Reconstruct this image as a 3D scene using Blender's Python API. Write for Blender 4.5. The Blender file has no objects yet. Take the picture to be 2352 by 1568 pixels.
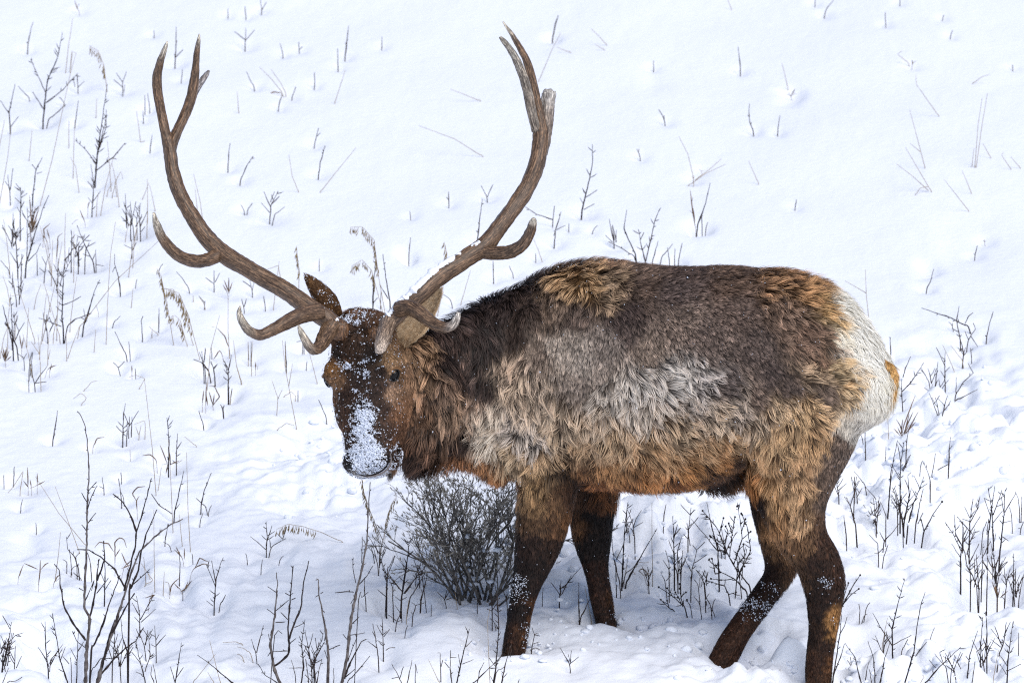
import bpy, math, random
import numpy as np
from mathutils import Vector
from mathutils.kdtree import KDTree

scene = bpy.context.scene
COL = scene.collection
rnd = random.Random(7)
rng = np.random.default_rng(11)

# ------------------------------------------------------------------ camera
PITCH = math.radians(11.0)
D0, FPX, CU, CV = 20.0, 14000.0, 1176.0, 784.0      # measuring frame of 2352 x 1568
CP, SP = math.cos(PITCH), math.sin(PITCH)
ZC = 1.027
FWD = np.array([0, CP, -SP]); UPV = np.array([0, SP, CP]); RGT = np.array([1.0, 0, 0])
CAMPOS = np.array([0, 0, ZC]) - D0 * FWD
cam_d = bpy.data.cameras.new('camera')
cam = bpy.data.objects.new('camera', cam_d); COL.objects.link(cam)
cam.location = CAMPOS
cam.rotation_euler = (math.pi / 2 - PITCH, 0, 0)
cam_d.sensor_width = 36.0
cam_d.lens = FPX / 2352.0 * 36.0
cam_d.clip_start = 0.5; cam_d.clip_end = 3000
cam_d.dof.use_dof = True
cam_d.dof.focus_distance = 19.75
cam_d.dof.aperture_fstop = 9.0
scene.camera = cam

# ------------------------------------------------------------------ light
SUN_EL, SUN_AZ = math.radians(52), math.radians(150)   # azimuth measured clockwise from +Y (away from camera)
world = bpy.data.worlds.new('World'); scene.world = world
world.use_nodes = True
wn = world.node_tree; wn.nodes.clear()
sky = wn.nodes.new('ShaderNodeTexSky'); sky.sky_type = 'NISHITA'; sky.sun_disc = False
sky.sun_elevation = SUN_EL; sky.sun_rotation = SUN_AZ
sky.air_density = 1.0; sky.dust_density = 4.0; sky.ozone_density = 1.0; sky.altitude = 2000
bgn = wn.nodes.new('ShaderNodeBackground'); bgn.inputs['Strength'].default_value = 0.105
wo = wn.nodes.new('ShaderNodeOutputWorld')
wn.links.new(sky.outputs[0], bgn.inputs[0]); wn.links.new(bgn.outputs[0], wo.inputs[0])
sun_d = bpy.data.lights.new('sun', 'SUN'); sun_d.energy = 2.2; sun_d.angle = math.radians(52)
sun_d.color = (1.0, 0.965, 0.91)
sun = bpy.data.objects.new('sun', sun_d); COL.objects.link(sun)
sdir = Vector((math.sin(SUN_AZ) * math.cos(SUN_EL), math.cos(SUN_AZ) * math.cos(SUN_EL), math.sin(SUN_EL)))
sun.rotation_euler = sdir.to_track_quat('Z', 'Y').to_euler(); sun.location = sdir * 30
scene.view_settings.view_transform = 'Standard'
scene.view_settings.look = 'None'
scene.view_settings.exposure = 0.43; scene.view_settings.gamma = 1.0
scene.view_settings.use_curve_mapping = False
scene.render.engine = 'CYCLES'
scene.cycles.use_denoising = False
scene.cycles.max_bounces = 6; scene.cycles.diffuse_bounces = 4
scene.cycles.filter_width = 1.2

# ------------------------------------------------------------------ helpers
SLOPE = 0.13
def ray(u, v):
    return FWD + RGT * ((u - CU) / FPX) - UPV * ((v - CV) / FPX)
def W(u, v, y):
    """the point of the vertical plane at depth y seen at (u, v)"""
    r = ray(u, v); t = (y - CAMPOS[1]) / r[1]
    return CAMPOS + r * t
def proj(P):
    Q = np.asarray(P) - CAMPOS
    d = Q @ FWD
    return CU + FPX * (Q @ RGT) / d, CV - FPX * (Q @ UPV) / d
def S(c):
    c = np.asarray(c, float) / 255.0
    return np.where(c <= 0.04045, c / 12.92, ((c + 0.055) / 1.055) ** 2.4)

def _hash(ix, iy, iz, seed):
    h = (ix.astype(np.int64) * 374761393 + iy.astype(np.int64) * 668265263 + iz.astype(np.int64) * 2147483647 + seed * 1274126177) & 0xFFFFFFFF
    h = ((h ^ (h >> 13)) * 1274126177) & 0xFFFFFFFF
    h = h ^ (h >> 16)
    return (h & 0xFFFFFF) / float(0xFFFFFF)
def vnoise(P, freq, seed=0):
    P = np.asarray(P, float) * freq
    i = np.floor(P).astype(np.int64); f = P - i
    f = f * f * f * (f * (f * 6 - 15) + 10)
    out = 0
    for dx in (0, 1):
        wx = f[:, 0] if dx else 1 - f[:, 0]
        for dy in (0, 1):
            wy = f[:, 1] if dy else 1 - f[:, 1]
            for dz in (0, 1):
                wz = f[:, 2] if dz else 1 - f[:, 2]
                out = out + wx * wy * wz * _hash(i[:, 0] + dx, i[:, 1] + dy, i[:, 2] + dz, seed)
    return out * 2 - 1
def fnoise(P, freq, seed=0, octv=3, gain=0.5):
    a, s, tot = 1.0, 0, 0
    for k in range(octv):
        s = s + a * vnoise(P, freq * 2 ** k, seed + 17 * k); tot += a; a *= gain
    return s / tot
def sstep(x, a, b):
    t = np.clip((x - a) / (b - a), 0, 1); return t * t * (3 - 2 * t)

def new_mesh(name, verts, faces, smooth=True):
    me = bpy.data.meshes.new(name)
    me.from_pydata([tuple(map(float, v)) for v in verts], [], [tuple(map(int, f)) for f in faces])
    me.polygons.foreach_set('use_smooth', [smooth] * len(me.polygons)); me.update()
    return me
def fast_mesh(name, verts, loops, sizes, smooth=True):
    """big meshes straight from arrays"""
    me = bpy.data.meshes.new(name)
    verts = np.asarray(verts, np.float32); loops = np.asarray(loops, np.int32); sizes = np.asarray(sizes, np.int32)
    me.vertices.add(len(verts)); me.vertices.foreach_set('co', verts.ravel())
    me.loops.add(len(loops)); me.loops.foreach_set('vertex_index', loops)
    me.polygons.add(len(sizes))
    st = np.zeros(len(sizes), np.int32); st[1:] = np.cumsum(sizes)[:-1]
    me.polygons.foreach_set('loop_start', st)
    me.polygons.foreach_set('use_smooth', np.full(len(sizes), smooth))
    me.update(calc_edges=True); me.validate()
    return me
def obj(name, me, mat=None, parent=None):
    o = bpy.data.objects.new(name, me); COL.objects.link(o)
    if mat is not None and me is not None: me.materials.append(mat)
    if parent is not None: o.parent = parent
    return o
def point_color(me, arr, name='col'):
    a = me.color_attributes.new(name, 'FLOAT_COLOR', 'POINT')
    c = np.ones((len(me.vertices), 4), np.float32); c[:, :3] = arr
    a.data.foreach_set('color', c.ravel())
def tag(o, label=None, cat=None, group=None, kind=None):
    if label: o['label'] = label
    if cat: o['category'] = cat
    if group: o['group'] = group
    if kind: o['kind'] = kind
    return o

def mat_new(name):
    m = bpy.data.materials.new(name); m.use_nodes = True
    nt = m.node_tree; b = nt.nodes['Principled BSDF']
    return m, nt, b
def N(nt, t, **kw):
    n = nt.nodes.new(t)
    for k, v in kw.items(): setattr(n, k, v)
    return n

# ------------------------------------------------------------------ materials
def m_snow(name='snow', fine=1.0):
    m, nt, b = mat_new(name)
    b.inputs['Base Color'].default_value = (0.85, 0.873, 0.932, 1)
    b.inputs['Roughness'].default_value = 0.75
    b.inputs['Specular IOR Level'].default_value = 0.2
    tc = N(nt, 'ShaderNodeTexCoord')
    n1 = N(nt, 'ShaderNodeTexNoise'); n1.inputs['Scale'].default_value = 38; n1.inputs['Detail'].default_value = 8; n1.inputs['Roughness'].default_value = 0.62
    n2 = N(nt, 'ShaderNodeTexNoise'); n2.inputs['Scale'].default_value = 260; n2.inputs['Detail'].default_value = 3
    nt.links.new(tc.outputs['Object'], n1.inputs['Vector']); nt.links.new(tc.outputs['Object'], n2.inputs['Vector'])
    b1 = N(nt, 'ShaderNodeBump'); b1.inputs['Strength'].default_value = 0.35; b1.inputs['Distance'].default_value = 0.012 * fine
    b2 = N(nt, 'ShaderNodeBump'); b2.inputs['Strength'].default_value = 0.2; b2.inputs['Distance'].default_value = 0.003
    nt.links.new(n1.outputs['Fac'], b1.inputs['Height']); nt.links.new(n2.outputs['Fac'], b2.inputs['Height'])
    nt.links.new(b1.outputs[0], b2.inputs['Normal']); nt.links.new(b2.outputs[0], b.inputs['Normal'])
    return m
def m_attr(name, rough=0.6, spec=0.3, sheen=0.0, trans=0.0):
    m, nt, b = mat_new(name)
    a = N(nt, 'ShaderNodeVertexColor'); a.layer_name = 'col'
    nt.links.new(a.outputs['Color'], b.inputs['Base Color'])
    b.inputs['Roughness'].default_value = rough
    b.inputs['Specular IOR Level'].default_value = spec
    return m
def m_plain(name, col, rough=0.6, spec=0.4, noise=None, scale=40):
    m, nt, b = mat_new(name)
    b.inputs['Roughness'].default_value = rough; b.inputs['Specular IOR Level'].default_value = spec
    if noise is None:
        b.inputs['Base Color'].default_value = (*S(col), 1)
    else:
        tc = N(nt, 'ShaderNodeTexCoord'); n = N(nt, 'ShaderNodeTexNoise')
        n.inputs['Scale'].default_value = scale; n.inputs['Detail'].default_value = 4
        r = N(nt, 'ShaderNodeValToRGB'); r.color_ramp.elements[0].position = 0.35; r.color_ramp.elements[1].position = 0.68
        r.color_ramp.elements[0].color = (*S(col), 1); r.color_ramp.elements[1].color = (*S(noise), 1)
        nt.links.new(tc.outputs['Object'], n.inputs['Vector']); nt.links.new(n.outputs['Fac'], r.inputs[0])
        nt.links.new(r.outputs[0], b.inputs['Base Color'])
    return m
M = {}
M['snow'] = m_snow()
M['flake'] = m_plain('snow_flake', (206, 212, 226), 0.7, 0.2, (234, 238, 246), 90)
M['fur'] = m_attr('fur', 0.55, 0.22)
M['skin'] = m_attr('skin', 0.8, 0.1)
M['eye'] = m_plain('eye_dark', (15, 10, 8), 0.22, 0.25)
M['iris'] = m_plain('iris_brown', (38, 24, 16), 0.12, 0.5, (58, 38, 24), 120)
M['nostril'] = m_plain('nostril_black', (12, 10, 10), 0.4, 0.3)
M['bark'] = m_plain('bark_dark', (30, 24, 24), 0.75, 0.2, (62, 52, 50), 60)
M['bark_grey'] = m_plain('bark_grey', (62, 54, 52), 0.75, 0.2, (120, 112, 108), 55)
M['twig_thin'] = m_plain('twig_thin', (38, 30, 29), 0.7, 0.2, (82, 68, 60), 90)
M['sage'] = m_plain('sage_grey', (62, 57, 54), 0.8, 0.15, (132, 125, 118), 70)
M['sage_tip'] = m_plain('sage_tip', (138, 131, 120), 0.8, 0.15, (158, 150, 138), 70)
M['straw'] = m_plain('straw', (128, 108, 84), 0.65, 0.25, (176, 158, 130), 60)
M['leaf_dry'] = m_plain('dry_leaf', (78, 58, 44), 0.65, 0.25, (142, 114, 86), 60)
M['seed'] = m_plain('seed_husk', (104, 84, 52), 0.65, 0.25, (156, 134, 92), 90)
M['soil'] = m_plain('bare_soil', (58, 52, 50), 0.95, 0.1, (120, 112, 110), 45)

# ------------------------------------------------------------------ terrain
def gxy(u, v):
    """where the mean slope is seen at (u, v)"""
    r = ray(u, v); t = (SLOPE * CAMPOS[1] - CAMPOS[2]) / (r[2] - SLOPE * r[1])
    p = CAMPOS + r * t
    return p[0], p[1]
# hollows: (u, v, radius x, radius y, depth, sharpness)
HOLES = [
    # around the hooves
    (1140, 1470, .10, .13, .08, 3), (1235, 1478, .09, .09, .04, 2), (1400, 1426, .10, .09, .06, 3), (1475, 1422, .13, .10, .05, 2.5),
    (1690, 1496, .15, .12, .07, 2), (1760, 1480, .16, .16, .05, 1.5), (1885, 1566, .13, .12, .08, 3), (1975, 1500, .13, .22, .10, 2),
    # hollows in the open snow
    (2215, 545, .12, .30, .016, 1.4), (2128, 603, .05, .12, .03, 2), (2150, 825, .34, .35, .05, 1.5), (2230, 950, .07, .16, .06, 2),
    (2115, 868, .09, .17, .10, 2), (2205, 1200, .08, .14, .06, 2), (115, 1475, .13, .22, .10, 2.5), (60, 1240, .05, .09, .03, 2),
    (150, 1510, .10, .12, .09, 2), (1815, 212, .05, .12, .02, 2), (1500, 175, .05, .13, .012, 1), (300, 1305, .07, .12, .06, 2),
    (415, 1350, .06, .10, .05, 2), (545, 740, .06, .14, .03, 1.5), (20, 440, .04, .10, .04, 2), (40, 530, .05, .10, .05, 2), (265, 1285, .09, .15, .05, 1.5),
    (1065, 1350, .22, .14, .06, 1.5), (935, 585, .03, .08, .04, 2), (700, 1140, .09, .12, .035, 1.5), (820, 1150, .08, .13, .04, 1.5), (740, 1170, .09, .1, .03, 1.5),
    (860, 1200, .10, .12, .04, 1.5), (690, 1010, .12, .2, .045, 1.5), (760, 990, .12, .15, .05, 1.5), (2080, 1540, .1, .1, .05, 2), (1430, 1160, .10, .1, .06, 2), (1520, 1130, .12, .1, .07, 2),
    (2240, 1370, .12, .10, .06, 2), (2290, 1350, .14, .1, .07, 2), (2180, 1480, .1, .1, .04, 2), (320, 1550, .16, .12, .05, 2), (700, 1560, .1, .1, .03, 2),
]
# mounds: (u, v, rx, ry, height)
MOUNDS = [
    (1455, 1190, .11, .14, .075), (1600, 1170, .13, .15, .08), (1580, 1230, .10, .10, .06), (1530, 1200, .1, .1, .04), (1440, 1250, .12, .1, .05),
    (1700, 1215, .15, .15, .06), (1660, 1290, .14, .12, .05), (1540, 1330, .3, .12, .04), (2170, 950, .09, .16, .06), (2140, 1100, .2, .2, .05),
    (2290, 1080, .3, .35, .07), (1990, 1180, .14, .14, .06), (2060, 1150, .1, .1, .05), (2130, 1160, .1, .09, .05), (2060, 1210, .12, .1, .04),
    (1960, 1120, .09, .1, .05), (1980, 1540, .1, .07, .06), (2120, 1530, .1, .08, .05), (2060, 1560, .12, .06, .06),
    (1120, 1290, .16, .1, .02), (1000, 1350, .2, .1, .025), (660, 975, .2, .25, .03), (790, 1070, .2, .15, .03), (60, 1570, .25, .1, .05), (2200, 1560, .14, .07, .05),
    (1350, 1330, .15, .1, .035), (1330, 1390, .1, .07, .02),
]
# broken, walked-on snow: (u, v, rx, ry, amount)
ROUGH = [(760, 1080, .45, .7, .38), (1500, 1220, .35, .4, 1.0), (1950, 1150, .5, .6, .9), (2150, 1000, .5, .9, .75), (2200, 1300, .35, .5, .5), (2000, 1530, .6, .3, .9),
         (1250, 1400, .5, .35, .3), (1500, 1480, .5, .2, .18), (1700, 1480, .4, .35, .4), (900, 1280, .4, .3, .35), (420, 1350, .4, .5, .3), (120, 1450, .4, .5, .4), (2300, 1450, .4, .4, .5), (330, 1540, .6, .2, .3)]
def _g(L):
    return [(*gxy(h[0], h[1]), *h[2:]) for h in L]
HOLES, MOUNDS, ROUGH = _g(HOLES), _g(MOUNDS), _g(ROUGH)
WELLS = []          # little melt wells round stems, filled in by the plants
def height(x, y, detail=True, wells=False):
    x = np.atleast_1d(np.asarray(x, float)); y = np.atleast_1d(np.asarray(y, float))
    P = np.stack([x, y, np.zeros_like(x)], 1)
    near = np.exp(-((x / 30) ** 2 + ((y - 4) / 30) ** 2))
    far = 1 - near
    z = SLOPE * y * np.where(y < 60, 1, 1) / (1 + np.maximum(0, (y - 20)) / 120.0 + np.maximum(0, (-y - 30)) / 30.0)
    z = z + far * 2.2 * fnoise(P, 0.018, 3, 3)
    z = z + 0.05 * fnoise(P * [1, .6, 1], 0.55, 5, 3) * near + 0.012 * fnoise(P * [1, .7, 1], 2.2, 9, 2) * near
    if detail:
        act = (np.abs(x) < 3.2) & (y > -2) & (y < 13)
        X, Y = x[act], y[act]; Pa = P[act]
        dz = np.zeros_like(X)
        wx = X + .03 * vnoise(Pa, 9, 31) ; wy = Y + .05 * vnoise(Pa, 7, 32)
        rg = np.zeros_like(X)
        for (hx, hy, rx, ry, a) in ROUGH:
            rg = np.maximum(rg, a * np.exp(-(((X - hx) / rx) ** 2 + ((Y - hy) / ry) ** 2)))
        for (hx, hy, rx, ry, dp, sh) in HOLES:
            q = ((wx - hx) / rx) ** 2 + ((wy - hy) / ry) ** 2
            dz = dz - dp * np.exp(-q ** (sh * .75))
        for (hx, hy, rx, ry, hh) in MOUNDS:
            q = ((wx - hx) / rx) ** 2 + ((wy - hy) / ry) ** 2
            dz = dz + hh * np.exp(-q ** 1.6)
        b = fnoise(Pa, 7.5, 41, 3)
        lump = 1 - np.abs(fnoise(Pa, 5.0, 43, 3, .55)) * 2
        bil = np.abs(vnoise(Pa, 8.5, 61)) + .5 * np.abs(vnoise(Pa, 19, 63))
        dz = dz + rg * (0.055 * b + 0.055 * lump + 0.085 * (bil - .45) + 0.022 * fnoise(Pa, 30, 47, 2))
        dz = dz + 0.0025 * fnoise(Pa, 22, 53, 2)
        for (hx, hy, r, dp) in (WELLS if wells else ()):
            near_w = (np.abs(X - hx) < 4 * r) & (np.abs(Y - hy) < 4 * r)
            if near_w.any():
                q = ((X[near_w] - hx) / r) ** 2 + ((Y[near_w] - hy) / (r * 1.3)) ** 2
                dz[near_w] -= dp * np.exp(-q)
        z[act] += dz
    return z
def ground_at(u, v):
    """the point of the snow seen at (u, v)"""
    r = ray(u, v)
    t = (SLOPE * CAMPOS[1] - CAMPOS[2]) / (r[2] - SLOPE * r[1])
    for k in range(4):
        p = CAMPOS + r * t
        h = height(p[0], p[1])[0]
        t += (p[2] - h) / (-(r[2] - SLOPE * r[1])) * .9
    p = CAMPOS + r * t
    return np.array([p[0], p[1], height(p[0], p[1])[0]])
def build_terrain():
    def axis(lo, hi, st, far, grow):
        a = list(np.arange(lo, hi, st)); s = st; v = a[-1]
        while v < far: s = min(s * grow, 40); v += s; a.append(v)
        s = st; v = a[0]; b = []
        while v > -far: s = min(s * grow, 40); v -= s; b.append(v)
        return np.array(b[::-1] + a)
    xs = axis(-2.1, 2.1, .014, 600, 1.12)
    ya = list(np.arange(-1.1, 1.6, .0105)); s = .0105; v = ya[-1]
    while v < 11.5: s = min(s * 1.012, .05); v += s; ya.append(v)
    while v < 600: s = min(s * 1.15, 40); v += s; ya.append(v)
    s = .0105; v = ya[0]; b = []
    while v > -600: s = min(s * 1.15, 40); v -= s; b.append(v)
    ys = np.array(b[::-1] + ya)
    nx, ny = len(xs), len(ys)
    X, Y = np.meshgrid(xs, ys)
    Z = height(X.ravel(), Y.ravel(), wells=True)
    V = np.stack([X.ravel(), Y.ravel(), Z], 1)
    i = np.arange(nx - 1)[None, :] + np.arange(ny - 1)[:, None] * nx
    q = np.stack([i, i + 1, i + nx + 1, i + nx], -1).reshape(-1, 4)
    me = fast_mesh('snow_ground', V, q.ravel(), np.full(len(q), 4))
    o = obj('snow_ground', me, M['snow']); o['kind'] = 'structure'
    o['label'] = 'snow covered hillside with hollows, footprints and trampled lumps'
    return o
# ------------------------------------------------------------------ the elk
def loft(rings, nseg=28, sub=4, power=2.0):
    """closed tube through stations (centre, axis a, axis b), Catmull-Rom between them"""
    C = np.array([r[0] for r in rings]); A = np.array([r[1] for r in rings]); B = np.array([r[2] for r in rings])
    def cr(Q):
        Q = np.vstack([2 * Q[0] - Q[1], Q, 2 * Q[-1] - Q[-2]]); out = []
        for i in range(1, len(Q) - 2):
            for k in range(sub):
                t = k / sub
                out.append(.5 * (2 * Q[i] + (Q[i + 1] - Q[i - 1]) * t + (2 * Q[i - 1] - 5 * Q[i] + 4 * Q[i + 1] - Q[i + 2]) * t * t + (3 * Q[i] - Q[i - 1] - 3 * Q[i + 1] + Q[i + 2]) * t ** 3))
        out.append(Q[-2]); return np.array(out)
    C, A, B = cr(C), cr(A), cr(B)
    th = np.linspace(0, 2 * math.pi, nseg, endpoint=False)
    ct, st = np.cos(th), np.sin(th)
    if power != 2.0:
        ct = np.sign(ct) * np.abs(ct) ** (2 / power); st = np.sign(st) * np.abs(st) ** (2 / power)
    V = (C[:, None, :] + A[:, None, :] * ct[None, :, None] + B[:, None, :] * st[None, :, None]).reshape(-1, 3)
    n = len(C); F = []
    for i in range(n - 1):
        for j in range(nseg):
            k = (j + 1) % nseg
            F.append((i * nseg + j, i * nseg + k, (i + 1) * nseg + k, (i + 1) * nseg + j))
    F.append(tuple(range(nseg - 1, -1, -1))); F.append(tuple((n - 1) * nseg + j for j in range(nseg)))
    return V, F
def join(parts):
    V, F, o = [], [], 0
    for v, f in parts:
        V.append(v); F += [tuple(i + o for i in q) for q in f]; o += len(v)
    return np.vstack(V), F
def ellipsoid(c, ax, n=14):
    V, F = [], []
    for i in range(n + 1):
        ph = math.pi * i / n
        for j in range(2 * n):
            th = math.pi * j / n
            V.append(np.asarray(c) + ax[0] * math.sin(ph) * math.cos(th) + ax[1] * math.sin(ph) * math.sin(th) + ax[2] * math.cos(ph))
    for i in range(n):
        for j in range(2 * n):
            k = (j + 1) % (2 * n)
            F.append((i * 2 * n + j, i * 2 * n + k, (i + 1) * 2 * n + k, (i + 1) * 2 * n + j))
    return np.array(V), F
X3, Y3, Z3 = np.eye(3)
PPM = 700.0
def body_y(u): return 0.145 - (u - 1190) / 690 * 0.325
def vring(u, vt, vb, hw, y=None):
    """upright section: seen top and bottom, half width into the depth"""
    if y is None: y = body_y(u)
    c = W(u, (vt + vb) / 2, y); H = (vb - vt) / 2 / PPM
    h = math.sqrt(max(H * H - (hw * SP) ** 2, (H * .5) ** 2)) / CP
    lat = np.array([math.sin(math.radians(17)), math.cos(math.radians(17)), 0])
    return (c, Z3 * h, lat * hw)
def hring(u0, u1, v, y, hd):
    k_ = .5 * .075 * (1 if v > 1270 else 0) * (u1 - u0); u0 += k_; u1 -= k_
    c = W((u0 + u1) / 2, v, y)
    return (c, X3 * (u1 - u0) / 2 / PPM, Y3 * hd)

# head frame
H0 = W(813, 733, -.36); H1 = W(841, 1094, -.47)
HK = (H1 - H0); HLEN = np.linalg.norm(HK); HK /= HLEN
HN = np.array([-math.sin(math.radians(16)), -math.cos(math.radians(16)), 0.0]); HN -= HK * (HN @ HK); HN /= np.linalg.norm(HN)
HL = np.cross(HK, HN); HL /= np.linalg.norm(HL)
if HL[0] < 0: HL = -HL
def HP(t, lat, n): return H0 + HK * (HLEN * t) + HL * lat + HN * n
def head_coords(P):
    Q = P - H0
    return Q @ HK / HLEN, Q @ HL, Q @ HN

def build_body_mesh():
    parts = []
    trunk = [vring(u, a, b, w) for (u, a, b, w) in (
        (1118, 790, 990, .07), (1135, 735, 1040, .14), (1175, 680, 1080, .20), (1240, 632, 1100, .235), (1340, 608, 1112, .265), (1450, 614, 1116, .29),
        (1560, 618, 1118, .30), (1660, 618, 1092, .295), (1740, 627, 1055, .285), (1820, 641, 1035, .27), (1888, 664, 1025, .24),
        (1945, 706, 1005, .20), (1996, 770, 985, .155), (2032, 832, 955, .11), (2050, 865, 925, .05))]
    parts.append(loft(trunk, 40, 5, 2.15))
    neck = [vring(u, a, b, w, y) for (u, a, b, w, y) in (
        (1290, 660, 1085, .17, .10), (1230, 650, 1085, .19, .09), (1160, 668, 1078, .185, .06), (1090, 698, 1070, .17, .0), (1025, 735, 1066, .155, -.10),
        (970, 765, 1060, .14, -.19), (925, 790, 1040, .12, -.26), (890, 815, 1010, .08, -.31))]
    parts.append(loft(neck, 36, 5))
    # fullness of the shoulder and haunch on the near side, and their far twins
    for s in (-1, 1):
        c = W(1240, 900, body_y(1240) + s * .165); parts.append(ellipsoid(c, (X3 * .155, Y3 * .09, Z3 * .30)))
        c = W(1830, 930, body_y(1830) + s * .15); parts.append(ellipsoid(c, (X3 * .19, Y3 * .12, Z3 * .29)))
    # near foreleg
    parts.append(loft([hring(*a) for a in (
        (1195, 1330, 1000, .02, .09), (1195, 1335, 1080, .0, .10), (1193, 1322, 1140, -.005, .092), (1187, 1307, 1200, -.01, .08), (1183, 1288, 1260, .0, .072), (1177, 1265, 1310, .005, .066),
        (1172, 1243, 1350, .005, .06), (1168, 1227, 1390, .005, .053), (1160, 1217, 1440, .01, .05), (1153, 1210, 1480, .015, .052), (1150, 1205, 1515, .015, .052), (1145, 1208, 1545, .015, .05))], 22, 4))
    # far foreleg
    parts.append(loft([hring(*a) for a in (
        (1300, 1420, 1040, .27, .09), (1306, 1418, 1110, .285, .085), (1310, 1410, 1180, .285, .078), (1317, 1404, 1240, .28, .068), (1332, 1400, 1290, .275, .058),
        (1345, 1402, 1330, .27, .051), (1354, 1410, 1380, .27, .046), (1367, 1416, 1430, .27, .048), (1370, 1424, 1465, .27, .05), (1372, 1428, 1490, .27, .05))], 22, 4))
    # near hind leg
    parts.append(loft([hring(*a) for a in (
        (1720, 1990, 960, -.20, .12), (1716, 1955, 1040, -.25, .13), (1722, 1922, 1100, -.28, .125), (1742, 1896, 1160, -.30, .11), (1768, 1896, 1215, -.31, .095),
        (1798, 1920, 1260, -.31, .082), (1826, 1940, 1305, -.31, .07), (1842, 1944, 1345, -.31, .06), (1850, 1938, 1385, -.31, .053), (1855, 1927, 1440, -.31, .049),
        (1851, 1918, 1490, -.31, .047), (1847, 1913, 1540, -.31, .048), (1850, 1910, 1590, -.31, .05), (1846, 1912, 1615, -.31, .05))], 24, 4))
    # far hind leg
    parts.append(loft([hring(*a) for a in (
        (1700, 1900, 1000, .05, .11), (1712, 1880, 1080, .06, .11), (1722, 1850, 1150, .06, .095), (1736, 1836, 1210, .06, .08), (1752, 1832, 1265, .05, .064),
        (1754, 1830, 1310, .03, .058), (1732, 1812, 1345, .01, .051), (1704, 1783, 1385, -.01, .046), (1675, 1752, 1425, -.03, .045), (1648, 1724, 1465, -.045, .047), (1630, 1706, 1500, -.05, .05), (1612, 1690, 1530, -.05, .05), (1590, 1672, 1570, -.05, .05))], 22, 4))
    # flank fold, brisket and sheath
    parts.append(ellipsoid(W(1655, 1085, -.02), (X3 * .10, Y3 * .06, Z3 * .05)))
    parts.append(ellipsoid(W(1150, 1040, .08), (X3 * .09, Y3 * .13, Z3 * .085)))
    # throat mane
    parts.append(ellipsoid(W(965, 1000, -.22), (X3 * .085, Y3 * .12, Z3 * .11)))
    parts.append(ellipsoid(W(1000, 900, -.17), (X3 * .085, Y3 * .16, Z3 * .15)))
    # head
    st = ((-.03, .03, .03, -.085), (.01, .072, .072, -.085), (.10, .096, .098, -.092), (.22, .108, .113, -.10), (.34, .117, .122, -.105), (.44, .114, .12, -.105), (.56, .103, .104, -.095),
          (.68, .089, .085, -.08), (.79, .080, .073, -.068), (.89, .083, .066, -.062), (.955, .080, .057, -.062), (.99, .058, .040, -.066), (1.0, .028, .02, -.068))
    parts.append(loft([(HP(t, 0, cn), HL * hl, HN * hd) for (t, hl, hd, cn) in st], 32, 5, 2.3))
    for s in (-1, 1):
        parts.append(ellipsoid(HP(.325, s * .093, -.045), (HL * .036, HN * .045, HK * .045)))       # brow
        parts.append(ellipsoid(HP(.50, s * .084, -.10), (HL * .034, HN * .07, HK * .11)))           # cheek
        parts.append(ellipsoid(HP(.905, s * .05, -.018), (HL * .034, HN * .026, HK * .034)))       # nostril wing
        parts.append(ellipsoid(HP(.075, s * .066, -.05), (HL * .035, HN * .045, HK * .035)))        # pedicle
    parts.append(ellipsoid(HP(.93, 0, -.11), (HL * .048, HN * .03, HK * .04)))                      # chin
    V, F = join(parts)
    me = new_mesh('raw', V, F)
    tmp = bpy.data.objects.new('tmp', me); COL.objects.link(tmp)
    md = tmp.modifiers.new('r', 'REMESH'); md.mode = 'VOXEL'; md.voxel_size = .0105
    sm = tmp.modifiers.new('s', 'SMOOTH'); sm.factor = .5; sm.iterations = 7
    bpy.context.view_layer.update()
    dg = bpy.context.evaluated_depsgraph_get()
    out = bpy.data.meshes.new_from_object(tmp.evaluated_get(dg), depsgraph=dg)
    bpy.data.objects.remove(tmp); bpy.data.meshes.remove(me)
    out.name = 'elk_body'
    out.polygons.foreach_set('use_smooth', [True] * len(out.polygons))
    return out

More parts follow.
